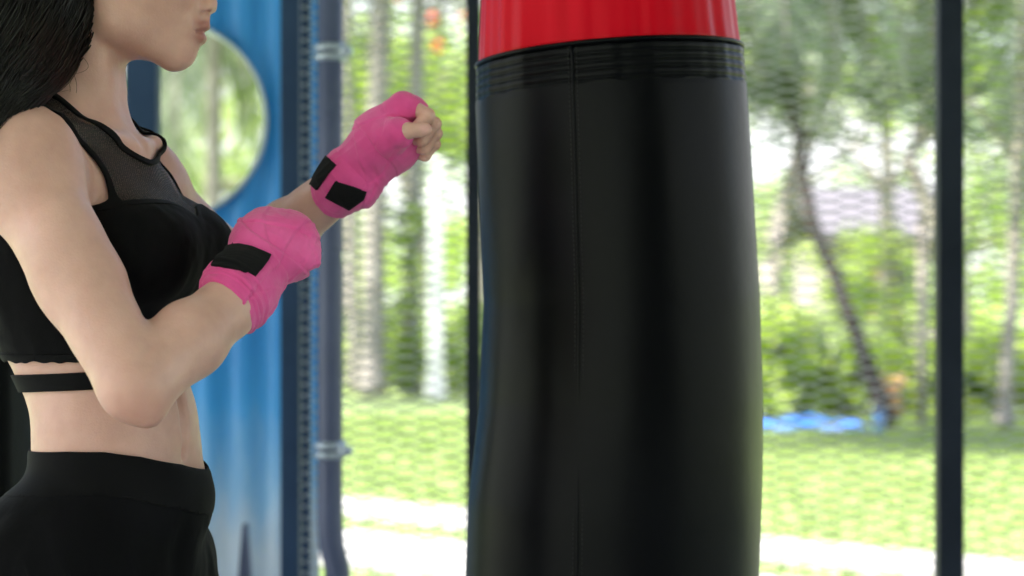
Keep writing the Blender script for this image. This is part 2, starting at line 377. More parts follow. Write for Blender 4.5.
# palms and trees whose trunks stand in the left window
palm('palm_tree', 'pale grey palm trunk, thickest of the trunks between the blue panel and the punching bag', at(373, 24.6), 7.2, .125, 1, lean=(.25, 0))
palm('palm_tree', 'slim grey palm trunk nearest the round pole', at(354, 25.6), 6.2, .06, 2, lean=(-.2, .3))
palm('palm_tree', 'palm with a leafy climber round its trunk, left of the white post', at(412, 25), 6.6, .10, 3, lean=(.15, 0))
palm('palm_tree', 'tall palm seen through the round opening, right of its middle', at(214, 22), 4.7, .09, 4, nf=20)
palm('palm_tree', 'pale palm seen through the round opening near its left side', at(172, 27), 5.2, .10, 5, nf=20)
palm('palm_tree', 'grey-green palm whose fronds hang behind the right edge of the punching bag', at(718, 15.5), 4.3, .10, 6, nf=40, L=2.3)
palm('palm_tree', 'dark palm behind the mesh at the right edge', at(1044, 16), 4.6, .07, 8, nf=22, L=2.4, lean=(-.1, 0))
# climber on the third palm
rng = np.random.default_rng(12)
c3 = at(408, 24.8)
cen = np.array([(c3[0]+rng.normal()*.10, c3[1]+rng.normal()*.06, .15+z*2.3) for z in rng.random(40)])
V, F = leaf_cloud(cen, np.full(40, .16), 22, .11, rng); o = mesh_obj('climbing_plant', V, F, M['leafmid'], smooth=False)
tag(o, 'dark green climber covering the lower trunk left of the white post', 'climber')
# white post
t = thing('white_post', 'bright white upright post standing among the palm trunks', 'post', (*at(436, 24.2), 0))
xw, yw = at(436, 24.2)
M['white'] = simple('white_paint', [(.3, (.74, .74, .74)), (.7, (.82, .82, .82))], scale=3, rough=.5)
MB().box(xw-.10, xw+.10, yw-.1, yw+.1, .0, 2.85, .01).build('post_shaft', M['white'], t)
MB().box(xw-.125, xw+.125, yw-.125, yw+.125, 0, .22, .01).build('plinth', M['white'], t)
MB().box(xw-.12, xw+.12, yw-.12, yw+.12, 2.85, 2.93, .01).build('cap', M['white'], t)
# curved dark tree on the right
def tp(px, py, Y, o): 
    p = P(px, py, Y); return (p[0]-o[0], p[1]-o[1], p[2])
o1 = at(884, 18.2)
tree('garden_tree', 'slender dark tree with a curved leaning trunk right of the punching bag', o1, 5, 1.6, 4.2,
     [(0, 0, 0), tp(880, 400, 18.2, o1), tp(862, 350, 18.2, o1), tp(840, 290, 18.2, o1), tp(812, 222, 18.2, o1), tp(801, 170, 18.2, o1), tp(795, 100, 18.2, o1), tp(800, 20, 18.2, o1), tp(815, -60, 18.2, o1)],
     .085, M['leafmid'], M['barkdark'], 21, clumps=12, per=60, leaf=.15)
o2 = at(1004, 18)
tree('garden_tree', 'grey-brown slim leaning tree at the right edge behind the mesh', o2, 5, 1.5, 4.0, [(0, 0, 0), tp(1005, 400, 18, o2), tp(1012, 300, 18, o2), tp(1016, 200, 18, o2), tp(1022, 60, 18, o2), tp(1024, -60, 18, o2)], .085, M['leafmid'], M['bark'], 22, clumps=20, per=60, leaf=.15)
# grey pole
xg, yg = at(922, 18.4)
t = thing('garden_pole', 'thin grey pole on the lawn just left of the right black post', 'pole', (xg, yg, 0))
MB().tube([(xg, yg, 0), (xg, yg, 1.95)], .045, 12).build('pole_shaft', M['bark'], t, True); MB().tube([(xg, yg, 1.95), (xg, yg, 2.03)], [.055, .01], 12).build('pole_cap', M['bark'], t, True)
specs = [ # name,label,px,Y,h,r,cz,mat,clumps,per,leaf
 ('leafy tree with yellow-green crown left of the white post, top of the left window', 352, 30, 2.7, 4.2, 'leafyel', 70, 60, .17),
 ('tall green tree behind the palm trunks, right part of the left window', 440, 33, 2.6, 4.4, 'leafmid', 60, 60, .17),
 ('pale green tree seen through the round opening', 185, 31, 2.3, 3.0, 'leafpale', 45, 50, .17),
 ('bright green tree filling the bottom of the round opening', 235, 36, 2.4, 2.2, 'leafyel', 45, 50, .18),
 ('large mid-green tree behind the red top of the punching bag', 600, 34, 3.6, 4.6, 'leafmid', 80, 50, .18),
 ('dark green tree behind the hanging palm fronds right of the bag', 770, 27, 1.8, 4.2, 'leafdark', 32, 50, .16),
 ('pale green tree in the middle of the right window, sky showing through it', 880, 31, 2.0, 4.3, 'leafyel', 26, 42, .16),
 ('green tree behind the right black post', 950, 26, 1.3, 4.1, 'leafdark', 30, 60, .15),
 ('dark green dense tree at the right edge of the picture', 1035, 23, 1.7, 3.2, 'leafdark', 60, 80, .15),
 ('tall far tree standing left of the punching bag', 480, 46, 3.4, 5.6, 'leafpale', 60, 50, .22),
 ('far tree standing behind the house on the right', 960, 58, 3.6, 3.6, 'leafmid', 50, 50, .25),
 ('far broad tree left of the house, lowest crown in the right window', 790, 50, 3.2, 3.0, 'leafpale', 60, 50, .22),
 ('far tree outside the right edge of the picture', 1130, 34, 3.4, 3.8, 'leafmid', 60, 50, .18),
 ('far tree left of the blue panel', 60, 36, 3.6, 3.8, 'leafmid', 60, 50, .18)]
for i, (lab, px, Y, r, cz, mt, cl, pe, lf) in enumerate(specs):
    rr = np.random.default_rng(100+i)
    tree('garden_tree', lab, at(px, Y), 0, r, cz, [(0, 0, 0), (rr.normal()*.15, 0, cz*.4), (rr.normal()*.3, 0, cz*.75), (rr.normal()*.3, 0, cz*1.05)], .13+.004*(Y-20), M[mt], M['bark'], 100+i, clumps=cl, per=pe, leaf=lf)
# shrubs along the back of the lawn
bs = [(330, 26.5, .9, 1.1, 'leafyel'), (366, 27.5, .9, 1.3, 'leafmid'), (398, 27, .8, 1.2, 'leafyel'), (424, 27.5, .9, 1.3, 'leafmid'), (455, 26, .9, 1.2, 'leafyel'), (482, 25.5, .8, 1.0, 'leafmid'),
      (540, 24, 1.2, 1.4, 'leafmid'), (640, 23, 1.2, 1.4, 'leafdark'), (740, 20.5, .9, 1.3, 'leafyel'), (768, 19.6, .62, 1.25, 'leafyel'), (800, 20, .6, 1.2, 'leafpale'), (828, 20.5, .6, 1.15, 'leafpale'), (852, 19.8, .5, 1.0, 'leafyel'), (908, 20, .55, .75, 'leafyel'), (838, 30, .9, 2.7, 'leafyel'), (866, 28, .8, 1.9, 'leafyel'), (903, 31, .9, 2.9, 'leafyel'),
      (938, 20.3, .6, .9, 'leafyel'), (972, 20.5, .6, 1.0, 'leafyel'), (1000, 20.8, .6, 1.0, 'leafyel'), (1030, 20, .7, 1.2, 'leafyel'), (240, 29, 1.0, 1.3, 'leafyel'), (170, 30, 1.2, 1.4, 'leafmid'), (100, 30, 1.2, 1.3, 'leafmid')]
side = ['bright yellow-green', 'mid-green', 'dark green', 'pale green']
cn = {'leafyel': 0, 'leafmid': 1, 'leafdark': 2, 'leafpale': 3}
where = {330: 'beside the round pole', 366: 'behind the thickest palm trunk', 398: 'between the two thickest palm trunks', 424: 'between the climber and the white post', 455: 'right of the white post', 482: 'behind the thin black post left of the bag',
         540: 'behind the left half of the punching bag', 640: 'behind the middle of the punching bag', 740: 'behind the right edge of the bag', 768: 'just right of the punching bag', 800: 'behind the left part of the blue tarpaulin', 828: 'behind the middle of the blue tarpaulin',
         852: 'behind the right end of the blue tarpaulin', 908: 'behind the orange flowers', 838: 'in front of the left end of the house', 866: 'in front of the middle of the house', 903: 'in front of the right half of the house', 938: 'behind the right black post', 972: 'right of the black post', 1000: 'behind the leaning tree at the right edge', 1030: 'at the very right edge of the picture', 240: 'behind the right part of the round opening', 170: 'behind the middle of the round opening', 100: 'behind the woman'}
for i, (px, Y, r, h, mt) in enumerate(bs):
    rng = np.random.default_rng(200+i); x, y = at(px, Y)
    t = thing('garden_shrub', side[cn[mt]]+' leafy shrub '+where[px], 'shrub', (x, y, 0), 'shrubs along the back of the lawn')
    m = MB(); cen = []
    for k in range(26):
        a = rng.random()*6.28; q = rng.random()**.6*r*.8; z = h*(.15+.75*rng.random())*(1-.35*(q/r)**2); cen.append((x+q*math.cos(a), y+q*math.sin(a), z))
        if k < 9: m.tube([(x, y, 0), ((x+cen[-1][0])/2, (y+cen[-1][1])/2, z*.6), cen[-1]], [.025, .018, .008], 6)
    m.build('stems', M['barkdark'], t, True)
    V, F = leaf_cloud(np.array(cen), np.full(26, r*.34), 55, .10, rng); mesh_obj('foliage', V, F, M[mt], t, smooth=False)
# red and orange flowers on a branch at the top of the left window
M['redfl'] = simple('red_petals', [(.3, (.70, .07, .03)), (.7, (.85, .13, .05))], scale=5, rough=.6)
M['orfl'] = simple('orange_petals', [(.3, (.80, .22, .03)), (.7, (.9, .33, .06))], scale=5, rough=.6)
def flower(px, py, Y, r, mat, lab, seed):
    rng = np.random.default_rng(seed); c = P(px, py, Y); m = MB()
    for i in range(26):
        a = i*2.399; e = math.acos(1-2*(i+.5)/26)-math.pi/2
        d_ = np.array([math.cos(a)*math.cos(e), math.sin(a)*math.cos(e), math.sin(e)]); s = np.cross(d_, [0, 0, 1.0]); s /= np.linalg.norm(s)+1e-9; u_ = np.cross(s, d_)
        tip = c+d_*r*(.8+.3*rng.random())
        m.add([c, c+d_*r*.55+s*r*.22, tip+u_*r*.1, c+d_*r*.55-s*r*.22], [(0, 1, 2, 3)])
    t = thing('flower_head', lab, 'flower', tuple(c), 'red and orange flowers'); m.build('petals', mat, t)
    MB().tube([c, c+np.array([.02, 0, .3]), c+np.array([.10, 0, .7])], [.012, .012, .02], 6).build('stalk', M['barkdark'], t, True)
flower(433, 19, 17, .075, M['redfl'], 'red-orange flower, topmost of the two red ones left of the thin black post', 1)
flower(438, 46, 17, .075, M['redfl'], 'red flower, lower of the two red ones above the fist', 2)
flower(462, 17, 17, .05, M['orfl'], 'small orange flower touching the thin black post', 3)
flower(398, -3, 17, .05, M['redfl'], 'red flower at the top edge above the extended fist', 4)
# orange flowers, blue bin, blue tarpaulin
rng = np.random.default_rng(31); x, y = at(896, 18.3)
t = thing('orange_flower_bush', 'pale orange flowering bush on the lawn beside the blue bin', 'flower bush', (x, y, 0))
cen = np.array([(x+rng.normal()*.06, y+rng.normal()*.07, .36+.09*rng.normal()) for k in range(9)])
V, F = leaf_cloud(cen, np.full(9, .07), 16, .07, rng); mesh_obj('blossom', V, F, simple('peach_petals', [(.3, (.70, .40, .18)), (.7, (.80, .55, .32))], scale=9, rough=.6), t, smooth=False)
m = MB(); [m.tube([(x, y, 0), tuple(c)], [.015, .006], 6) for c in cen]; m.build('stems', M['barkdark'], t, True)
x, y = at(879, 17.6); bl = simple('blue_plastic', [(.3, (.03, .14, .34)), (.7, (.05, .18, .40))], scale=4, rough=.4)
t = thing('blue_bin', 'small blue bin at the foot of the curved dark tree', 'bin', (x, y, 0))
MB().tube([(x, y, 0), (x, y, .015), (x, y, .20)], [.035, .04, .052], 16).build('bin_body', bl, t, True); MB().tube([(x, y, .202), (x, y, .218), (x, y, .23)], [.055, .055, .03], 16).build('lid', bl, t, True)
rng = np.random.default_rng(5); V = []; F = []; nx_, ny_ = 40, 14
xa, xb, yc = at(735, 18.2)[0], at(869, 18.2)[0], 18.3
for j in range(ny_):
    for i in range(nx_):
        q, p = i/(nx_-1), j/(ny_-1); ed = min(q, 1-q, p, 1-p)
        V.append((xa+(xb-xa)*q+.03*math.sin(p*9), yc-.20+.50*p+.05*math.sin(q*13), .02+(.05+.04*math.sin(q*17+p*5)*math.sin(p*7+q*3)+.025*rng.random())*min(1, ed*8)))
for j in range(ny_-1):
    for i in range(nx_-1): a = j*nx_+i; F.append((a, a+1, a+nx_+1, a+nx_))
o = mesh_obj('blue_tarpaulin', V, F, simple('blue_tarp', [(.3, (.015, .09, .42)), (.7, (.04, .16, .52))], scale=6, rough=.45)); md = o.modifiers.new('s', 'SOLIDIFY'); md.thickness = .004
tag(o, 'crumpled bright blue tarpaulin lying at the far edge of the lawn', 'tarpaulin')
# house behind
M['wall'] = simple('house_wall', [(.3, (.24, .21, .21)), (.7, (.32, .28, .28))], scale=1, rough=.8)
M['tile'] = simple('house_roof', [(.3, (.085, .08, .09)), (.7, (.14, .13, .145))], scale=3, rough=.8)
M['glass'] = simple('window_glass', [(.3, (.03, .04, .05)), (.7, (.06, .07, .08))], scale=1, rough=.1)
hx0, hx1, hy = at(830, 40)[0], at(944, 40)[0], 40
t = thing('house', 'low pale house with grey roof seen through the garden on the right', 'house', ((hx0+hx1)/2, hy, 0))
MB().box(hx0, hx1, hy, hy+5, 0, 2.5).build('wall', M['wall'], t)
rf = MB().add([(hx0-.4, hy-.5, 2.4), (hx1+.4, hy-.5, 2.4), (hx1+.4, hy+2.5, 3.5), (hx0-.4, hy+2.5, 3.5), (hx0-.4, hy+5.5, 2.4), (hx1+.4, hy+5.5, 2.4), (hx0-.4, hy-.5, 2.52), (hx1+.4, hy-.5, 2.52), (hx1+.4, hy+2.5, 3.62), (hx0-.4, hy+2.5, 3.62), (hx0-.4, hy+5.5, 2.52), (hx1+.4, hy+5.5, 2.52)],
    [(0, 3, 2, 1), (3, 4, 5, 2), (6, 7, 8, 9), (9, 8, 11, 10), (0, 1, 7, 6), (4, 10, 11, 5), (0, 6, 9, 3), (3, 9, 10, 4), (1, 2, 8, 7), (2, 5, 11, 8)]).build('roof', M['tile'], t)
for fx in (.2, .75):
    xw_ = hx0+(hx1-hx0)*fx
    wn = MB().box(xw_-.35, xw_+.35, hy-.05, hy-.002, .9, 1.9).build('window', M['white'], t); MB().box(xw_-.28, xw_+.28, hy-.06, hy-.052, .97, 1.83).build('pane', M['glass'], wn)
xd = hx0+(hx1-hx0)*.48
MB().box(xd-.35, xd+.35, hy-.05, hy-.002, 0, 2.0).build('door', simple('red_brown_door', [(.3, (.45, .12, .10)), (.7, (.5, .16, .13))], rough=.5), t)
# far wood: reads as one mass
rng = np.random.default_rng(77); cen = []; rad = []
for i in range(330):
    a = rng.uniform(-1.0, 1.0)*38+5; yy = 78+rng.random()*14; cen.append((a, yy, rng.random()**.8*4.4+.2)); rad.append(1.4)
V, F = leaf_cloud(np.array(cen), np.array(rad), 60, .42, rng); o = mesh_obj('far_trees', V, F, M['leafyel'], smooth=False); o['kind'] = 'stuff'; o['label'] = 'far-off belt of pale green trees behind the garden'; o['category'] = 'woodland'
# grass blades near the paths
rng = np.random.default_rng(9); n = 42000
gy = 5.2+rng.random(n)**.8*15; gx = (rng.random(n)-.5)*gy*.75
sc_ = .8+.05*gy; rel = np.stack([gx, gy], 1)-A; dd = -(rel@nrm)
ok = ~(((dd > -.02) & (dd < .82)) | ((dd > 1.15) & (dd < 2.22))); gx, gy, sc_ = gx[ok], gy[ok], sc_[ok]; n = len(gx)
an = rng.random(n)*6.28; wv = np.stack([np.cos(an), np.sin(an), np.zeros(n)], 1)*(.006*sc_)[:, None]; hgt = (.035+.035*rng.random(n))*sc_
bpt = np.stack([gx, gy, np.zeros(n)], 1); tipo = np.stack([rng.normal(size=n)*.015, rng.normal(size=n)*.015, hgt], 1)
V = np.stack([bpt-wv, bpt+wv, bpt+tipo], 1).reshape(-1, 3); F = np.arange(3*n).reshape(n, 3)
o = mesh_obj('lawn_grass', V, F, M['grass'], smooth=False); o['kind'] = 'stuff'; o['label'] = 'short bright green grass of the lawn'; o['category'] = 'grass'
# ------------------------------------------------------------------ punching bag
BGY = 2.62
def bagprof(z):
    """centre x and radius of the bag at height z, from its outline"""
    ppm = FPX/BGY
    pys = [-20, 0, 37, 60, 100, 200, 300, 400, 450, 500, 576, 640, 760]
    L = [478, 477.5, 476.5, 476, 476, 480.5, 484, 479.5, 474, 468, 465.5, 464, 462]
    Rr = [736, 737.5, 741, 744, 748, 754.5, 760.5, 763, 762.5, 761, 757.5, 755, 752]
    py = 300-(z-1.2)*ppm
    l = np.interp(py, pys, L); r = np.interp(py, pys, Rr)
    return ((l+r)/2-512)/ppm, (r-l)/2/ppm*.997
def leather(name, c0, c1, rough, pleat=False):
    m, nt, b, o = newmat(name); tc = N(nt, 'ShaderNodeTexCoord')
    no = N(nt, 'ShaderNodeTexNoise', inp={'Scale': 3.2, 'Detail': 3}); nt.links.new(tc.outputs['Object'], no.inputs['Vector'])
    nt.links.new(ramp(nt, no.outputs['Fac'], [(.35, c0), (.65, c1)]), b.inputs['Base Color'])
    mr = N(nt, 'ShaderNodeMapRange', inp={'From Min': .3, 'From Max': .7, 'To Min': rough-.05, 'To Max': rough+.06}); nt.links.new(no.outputs['Fac'], mr.inputs[0]); nt.links.new(mr.outputs[0], b.inputs['Roughness'])
    vo = N(nt, 'ShaderNodeTexVoronoi', inp={'Scale': 420}); nt.links.new(tc.outputs['Object'], vo.inputs['Vector'])
    n2 = N(nt, 'ShaderNodeTexNoise', inp={'Scale': 14, 'Detail': 3}); nt.links.new(tc.outputs['Object'], n2.inputs['Vector'])
    b1 = N(nt, 'ShaderNodeBump', inp={'Strength': .07, 'Distance': .001}); b2 = N(nt, 'ShaderNodeBump', inp={'Strength': .14, 'Distance': .006})
    nt.links.new(vo.outputs['Distance'], b1.inputs['Height']); nt.links.new(n2.outputs['Fac'], b2.inputs['Height']); nt.links.new(b2.outputs[0], b1.inputs['Normal']); nt.links.new(b1.outputs[0], b.inputs['Normal'])
    b.inputs['Specular IOR Level'].default_value = .10
    return m
M['leather'] = leather('black_leather', (.0010, .0012, .0020), (.0018, .0021, .0034), .36)
M['redvinyl'] = leather('red_vinyl', (.52, .0006, .010), (.60, .0012, .015), .36)
M['thread'] = simple('black_thread', [(.3, (.004, .004, .004)), (.7, (.012, .012, .013))], rough=.7)
M['steel'] = simple('steel_chain', [(.3, (.35, .35, .36)), (.7, (.5, .5, .5))], rough=.35, metal=.9)
bag = thing('punching_bag', 'large black leather punching bag with a red pleated top section', 'punching bag', (bagprof(.5)[0], BGY, .5))
dvec = np.array([0, 0])
def ring(z0, a, dr=0.0, tilt=True):
    z = z0+(.006*math.cos(a)*0 if not tilt else .012*math.cos(a)*min(1, max(0, (z0-.9)/.6)))      # right side sits a little higher
    cx, r = bagprof(z0); return cx, r+dr, z
def surf(z0, a, dr=0.0):
    cx, r, z = ring(z0, a, dr)
    # soft dents and slack folds of a worn bag
    w_ = .0012*math.sin(3*a+z0*4)+.0005*math.sin(7*a-z0*6+1)+.0003*math.sin(13*a+z0*4)
    # wide flat facet left of the seam and a slight dent near the top
    da = (a-(-math.pi/2+.14)); w_ -= .004*math.exp(-(da/.10)**2-((z0-1.455)/.012)**2)+.003*math.exp(-((a+1.25)/.16)**2-((z0-1.20)/.10)**2)+.0025*math.exp(-((a+1.95)/.14)**2-((z0-1.02)/.09)**2)
    r = r+w_*min(1, 1)
    return (cx+r*math.cos(a), BGY+r*math.sin(a), z)
nA = 240
ZT = 1.520       # height of the top edge of the black part
zs_ = np.concatenate([np.linspace(.45, 1.40, 120), np.linspace(1.402, ZT, 90)])
V = []; F = []
seam_a = lambda z: -math.pi/2-.275+.0*z
for i, z in enumerate(zs_):
    for k in range(nA):
        a = 2*math.pi*k/nA; dr = 0
        for zz in (ZT-.014, ZT-.024, ZT-.034, ZT-.045):                   # stitched rows pull the leather in
            dr -= .0016*math.exp(-((z-zz)/.0018)**2)
        if z > ZT-.05: dr += .0003*math.sin(a*46)+.0006*math.sin(a*19+2)
        if z > ZT-.004: dr -= .002
        V.append(surf(z, a, dr))
    if i:
        for k in range(nA):
            a_, b_ = (i-1)*nA+k, (i-1)*nA+(k+1) % nA; F.append((a_, b_, b_+nA, a_+nA))
F.append(tuple(range(nA-1, -1, -1)))
mesh_obj('leather_body', V, F, M['leather'], bag, True)
# vertical seam: raised welt
def seam_pt(z, da=0, dr=.0):
    px = np.interp(300-(z-1.2)*FPX/BGY, [40, 150, 300, 420, 640], [571.5, 575, 579, 578, 576]); cx, r = bagprof(z)
    c = max(-1, min(1, (((px-512)/FPX*(BGY-.17))-cx)/r)); a = -math.acos(c)
    return surf(z, a+da, dr)
sz = np.linspace(.46, ZT-.002, 90)
sb = MB(); sb.tube([seam_pt(z, 0, .0003) for z in sz], .0017, 8); sb.build('seam_welt', M['leather'], bag, True)
for sgn, nm in ((-1, 'seam'), (1, 'seam')):
    st = MB()
    for i in range(len(sz)-1):
        for q in (0, .5):
            z = sz[i]*(1-q)+sz[i+1]*q; z2 = z+.0035
            st.tube([seam_pt(z, sgn*.030, .0004), seam_pt(z2, sgn*.030, .0004)], .0006, 4)
    st.build('stitching', M['thread'], bag)
# rolled rim of the black part and the red section above it
rm = MB(); rm.tube([surf(ZT, 2*math.pi*k/96, -.0008) for k in range(97)], .0030, 8, cap=False); rm.build('rim_binding', M['leather'], bag, True)
V = []; F = []
nB = 720; zr = np.linspace(ZT-.012, 1.80, 60)
prng = np.random.default_rng(3); ph = prng.random(12)*6.28
for i, z in enumerate(zr):
    q = i/59
    for k in range(nB):
        a = 2*math.pi*k/nB
        pl = .0022*(math.sin(a*11+ph[0]+.9*math.sin(a*3))**2)+.0014*(math.sin(a*18.0+ph[1]+z*2)**2)+.0010*math.sin(a*9+ph[2]+z*6)
        cx, r, zz = ring(min(z, 1.62), a); r = r*(1-.02*q)-(.0028 if z > ZT+.002 else .008)-pl*(1-.3*q)
        zz = z+.012*math.cos(a)*(1-q)
        V.append((cx+r*math.cos(a), BGY+r*math.sin(a), zz))
    if i:
        for k in range(nB):
            a_, b_ = (i-1)*nB+k, (i-1)*nB+(k+1) % nB; F.append((a_, b_, b_+nB, a_+nB))
F.append(tuple(range(59*nB, 60*nB)))
mesh_obj('red_top', V, F, M['redvinyl'], bag, True)
bcx = bagprof(1.6)[0]
for k in range(4):
    a = math.pi/4+k*math.pi/2; c = MB(); s0 = np.array([bcx+.15*math.cos(a), BGY+.15*math.sin(a), 1.80]); s1 = np.array([bcx, BGY, 2.25])
    c.tube([s0-np.array([0, 0, .08]), s0], .012, 8)
    for j in range(16):
        p = s0+(s1-s0)*(j+.5)/16; d_ = (s1-s0)/np.linalg.norm(s1-s0); sd_ = np.cross(d_, [0, 0, 1.]) if j % 2 else np.array([0, 0, 1.])-d_*d_[2]; sd_ /= np.linalg.norm(sd_)
        c.tube([p+d_*.019*math.cos(t)+sd_*.009*math.sin(t) for t in np.linspace(0, 2*math.pi, 11)], .003, 6, cap=False)
    c.build('chain', M['steel'], bag, True)
MB().tube([(bcx, BGY, 2.24), (bcx, BGY, 3.25)], .006, 8).build('hanging_rod', M['steel'], bag, True)
t = thing('ceiling_beam', 'dark steel beam the punching bag hangs from', 'beam', (bcx, BGY, 3.2)); MB().box(-5, 4, BGY-.05, BGY+.05, 3.2, 3.29, .003).build('beam_section', M['navy'], t)
# ------------------------------------------------------------------ signed-distance modelling
class Field:
    def __init__(s, xs, ys, zs):
        s.xs, s.ys, s.zs = [np.asarray(a, np.float32) for a in (xs, ys, zs)]
        s.F = np.full((len(xs), len(ys), len(zs)), 1.0, np.float32)
    def sub(s, lo, hi):
        i = [max(0, int(np.searchsorted(a, l))-1) for a, l in zip((s.xs, s.ys, s.zs), lo)]
        j = [min(len(a), int(np.searchsorted(a, h))+1) for a, h in zip((s.xs, s.ys, s.zs), hi)]
        if any(a >= b for a, b in zip(i, j)): return None
        sl = tuple(slice(a, b) for a, b in zip(i, j))
        return sl, s.xs[sl[0]][:, None, None], s.ys[sl[1]][None, :, None], s.zs[sl[2]][None, None, :]
    def put(s, sl, d, k, op='u'):
        A = s.F[sl]
        if op == 'u':
            if k <= 0: np.minimum(A, d, out=A); return
            h = np.maximum(k-np.abs(A-d), 0)/k; s.F[sl] = np.minimum(A, d)-h*h*k*.25
        else:                     # subtract
            d = -d
            if k <= 0: np.maximum(A, d, out=A); return
            h = np.maximum(k-np.abs(A-d), 0)/k; s.F[sl] = np.maximum(A, d)+h*h*k*.25
def cone(f, a, b, r1, r2, k=.02, op='u', sc=None):
    a = np.asarray(a, float); b = np.asarray(b, float); m = max(r1, r2)+k+.025
    g = f.sub(np.minimum(a, b)-m, np.maximum(a, b)+m)
    if g is None: return
    sl, x, y, z = g; d = b-a; L2 = float(d@d)+1e-12
    t = np.clip(((x-a[0])*d[0]+(y-a[1])*d[1]+(z-a[2])*d[2])/L2, 0, 1)
    q = np.sqrt((x-a[0]-t*d[0])**2+(y-a[1]-t*d[1])**2+(z-a[2]-t*d[2])**2)-(r1+(r2-r1)*t)
    f.put(sl, q.astype(np.float32), k, op)
def chain(f, pts, rs, k=.02, op='u'):
    for i in range(len(pts)-1): cone(f, pts[i], pts[i+1], rs[i], rs[i+1], k if i == 0 else min(k, .012), op)
def ell(f, c, r, k=.02, B=None, op='u'):
    """ellipsoid; B: 3x3 rows = its axes"""
    c = np.asarray(c, float); r = np.asarray(r, float); B = np.eye(3) if B is None else np.asarray(B, float)
    ext = np.sqrt(((B.T*r[None, :])**2).sum(1))+k+.025
    g = f.sub(c-ext, c+ext)
    if g is None: return
    sl, x, y, z = g; X_, Y_, Z_ = x-c[0], y-c[1], z-c[2]
    L = [X_*B[i, 0]+Y_*B[i, 1]+Z_*B[i, 2] for i in range(3)]
    k0 = np.sqrt(sum((L[i]/r[i])**2 for i in range(3))); k1 = np.sqrt(sum((L[i]/r[i]**2)**2 for i in range(3)))+1e-6
    d = np.where(k0 < .15, -r.min(), k0*(k0-1)/k1)
    f.put(sl, d.astype(np.float32), k, op)
def plane(f, p, n, k=.0):         # keep the side the normal points away from
    p = np.asarray(p, float); n = np.asarray(n, float); n = n/np.linalg.norm(n)
    x, y, z = f.xs[:, None, None], f.ys[None, :, None], f.zs[None, None, :]
    d = ((x-p[0])*n[0]+(y-p[1])*n[1]+(z-p[2])*n[2]).astype(np.float32)
    f.put((slice(None),)*3, -d, k, 'sub')
def snet(f, smooth=1):
    F = f.F; ins = F < 0
    c = np.zeros(tuple(n-1 for n in F.shape), np.uint8)
    for i in (0, 1):
        for j in (0, 1):
            for k in (0, 1): c += ins[i:F.shape[0]-1+i, j:F.shape[1]-1+j, k:F.shape[2]-1+k]
    I, J, K = np.nonzero((c > 0) & (c < 8))
    idx = np.full(c.shape, -1, np.int32); idx[I, J, K] = np.arange(len(I))
    pos = np.zeros((len(I), 3)); cnt = np.zeros(len(I))
    co = [(i, j, k) for i in (0, 1) for j in (0, 1) for k in (0, 1)]
    val = {q: F[I+q[0], J+q[1], K+q[2]] for q in co}
    for a in co:
        for ax in range(3):
            if a[ax] == 0:
                b = list(a); b[ax] = 1; b = tuple(b); va, vb = val[a], val[b]; m = (va < 0) != (vb < 0)
                t = np.where(m, va/np.where(m, va-vb, 1), 0); p = np.tile(np.array(a, float), (len(I), 1)); p[:, ax] += t
                pos += p*m[:, None]; cnt += m
    pos /= cnt[:, None]
    W = []
    for ax, (g, base) in enumerate(zip((f.xs, f.ys, f.zs), (I, J, K))): W.append(g[base]+(g[base+1]-g[base])*pos[:, ax])
    V = np.stack(W, 1)
    Q = []
    for ax in range(3):
        o1, o2 = (ax+1) % 3, (ax+2) % 3
        a = [slice(None)]*3; b = [slice(None)]*3; a[ax] = slice(0, -1); b[ax] = slice(1, None)
        A, B = ins[tuple(a)], ins[tuple(b)]; e = np.nonzero(A != B); e = [np.asarray(q) for q in e]
        ok = (e[o1] > 0) & (e[o2] > 0) & (e[o1] < c.shape[o1]) & (e[o2] < c.shape[o2]); e = [q[ok] for q in e]
        def cell(d1, d2):
            q = [None]*3; q[ax] = e[ax]; q[o1] = e[o1]-d1; q[o2] = e[o2]-d2; return idx[q[0], q[1], q[2]]
        quad = np.stack([cell(1, 1), cell(0, 1), cell(0, 0), cell(1, 0)], 1)
        flip = ~A[tuple(e)]
        quad[flip] = quad[flip][:, ::-1]; Q.append(quad)
    Q = np.concatenate(Q); Q = Q[(Q >= 0).all(1)]
    for it in range(smooth):
        for lam in (.5, -.52):
            V = V+lam*(nbmean(V, Q)-V)
    return V, Q
def nbmean(V, Q):
    e = np.concatenate([Q[:, [0, 1]], Q[:, [1, 2]], Q[:, [2, 3]], Q[:, [3, 0]]]); n = len(V)
    e = np.concatenate([e, e[:, ::-1]]); c = np.bincount(e[:, 0], minlength=n)
    return np.stack([np.bincount(e[:, 0], weights=V[e[:, 1], a], minlength=n) for a in range(3)], 1)/np.maximum(c, 1)[:, None]
def normals(V, T):
    n = np.zeros_like(V)
    fn = np.cross(V[T[:, 1]]-V[T[:, 0]], V[T[:, 2]]-V[T[:, 0]])
    for j in range(3):
        for a in range(3): n[:, a] += np.bincount(T[:, j], weights=fn[:, a], minlength=len(V))
    return n/(np.linalg.norm(n, axis=1)[:, None]+1e-12)
def tris(Q): return np.concatenate([Q[:, [0, 1, 2]], Q[:, [0, 2, 3]]])
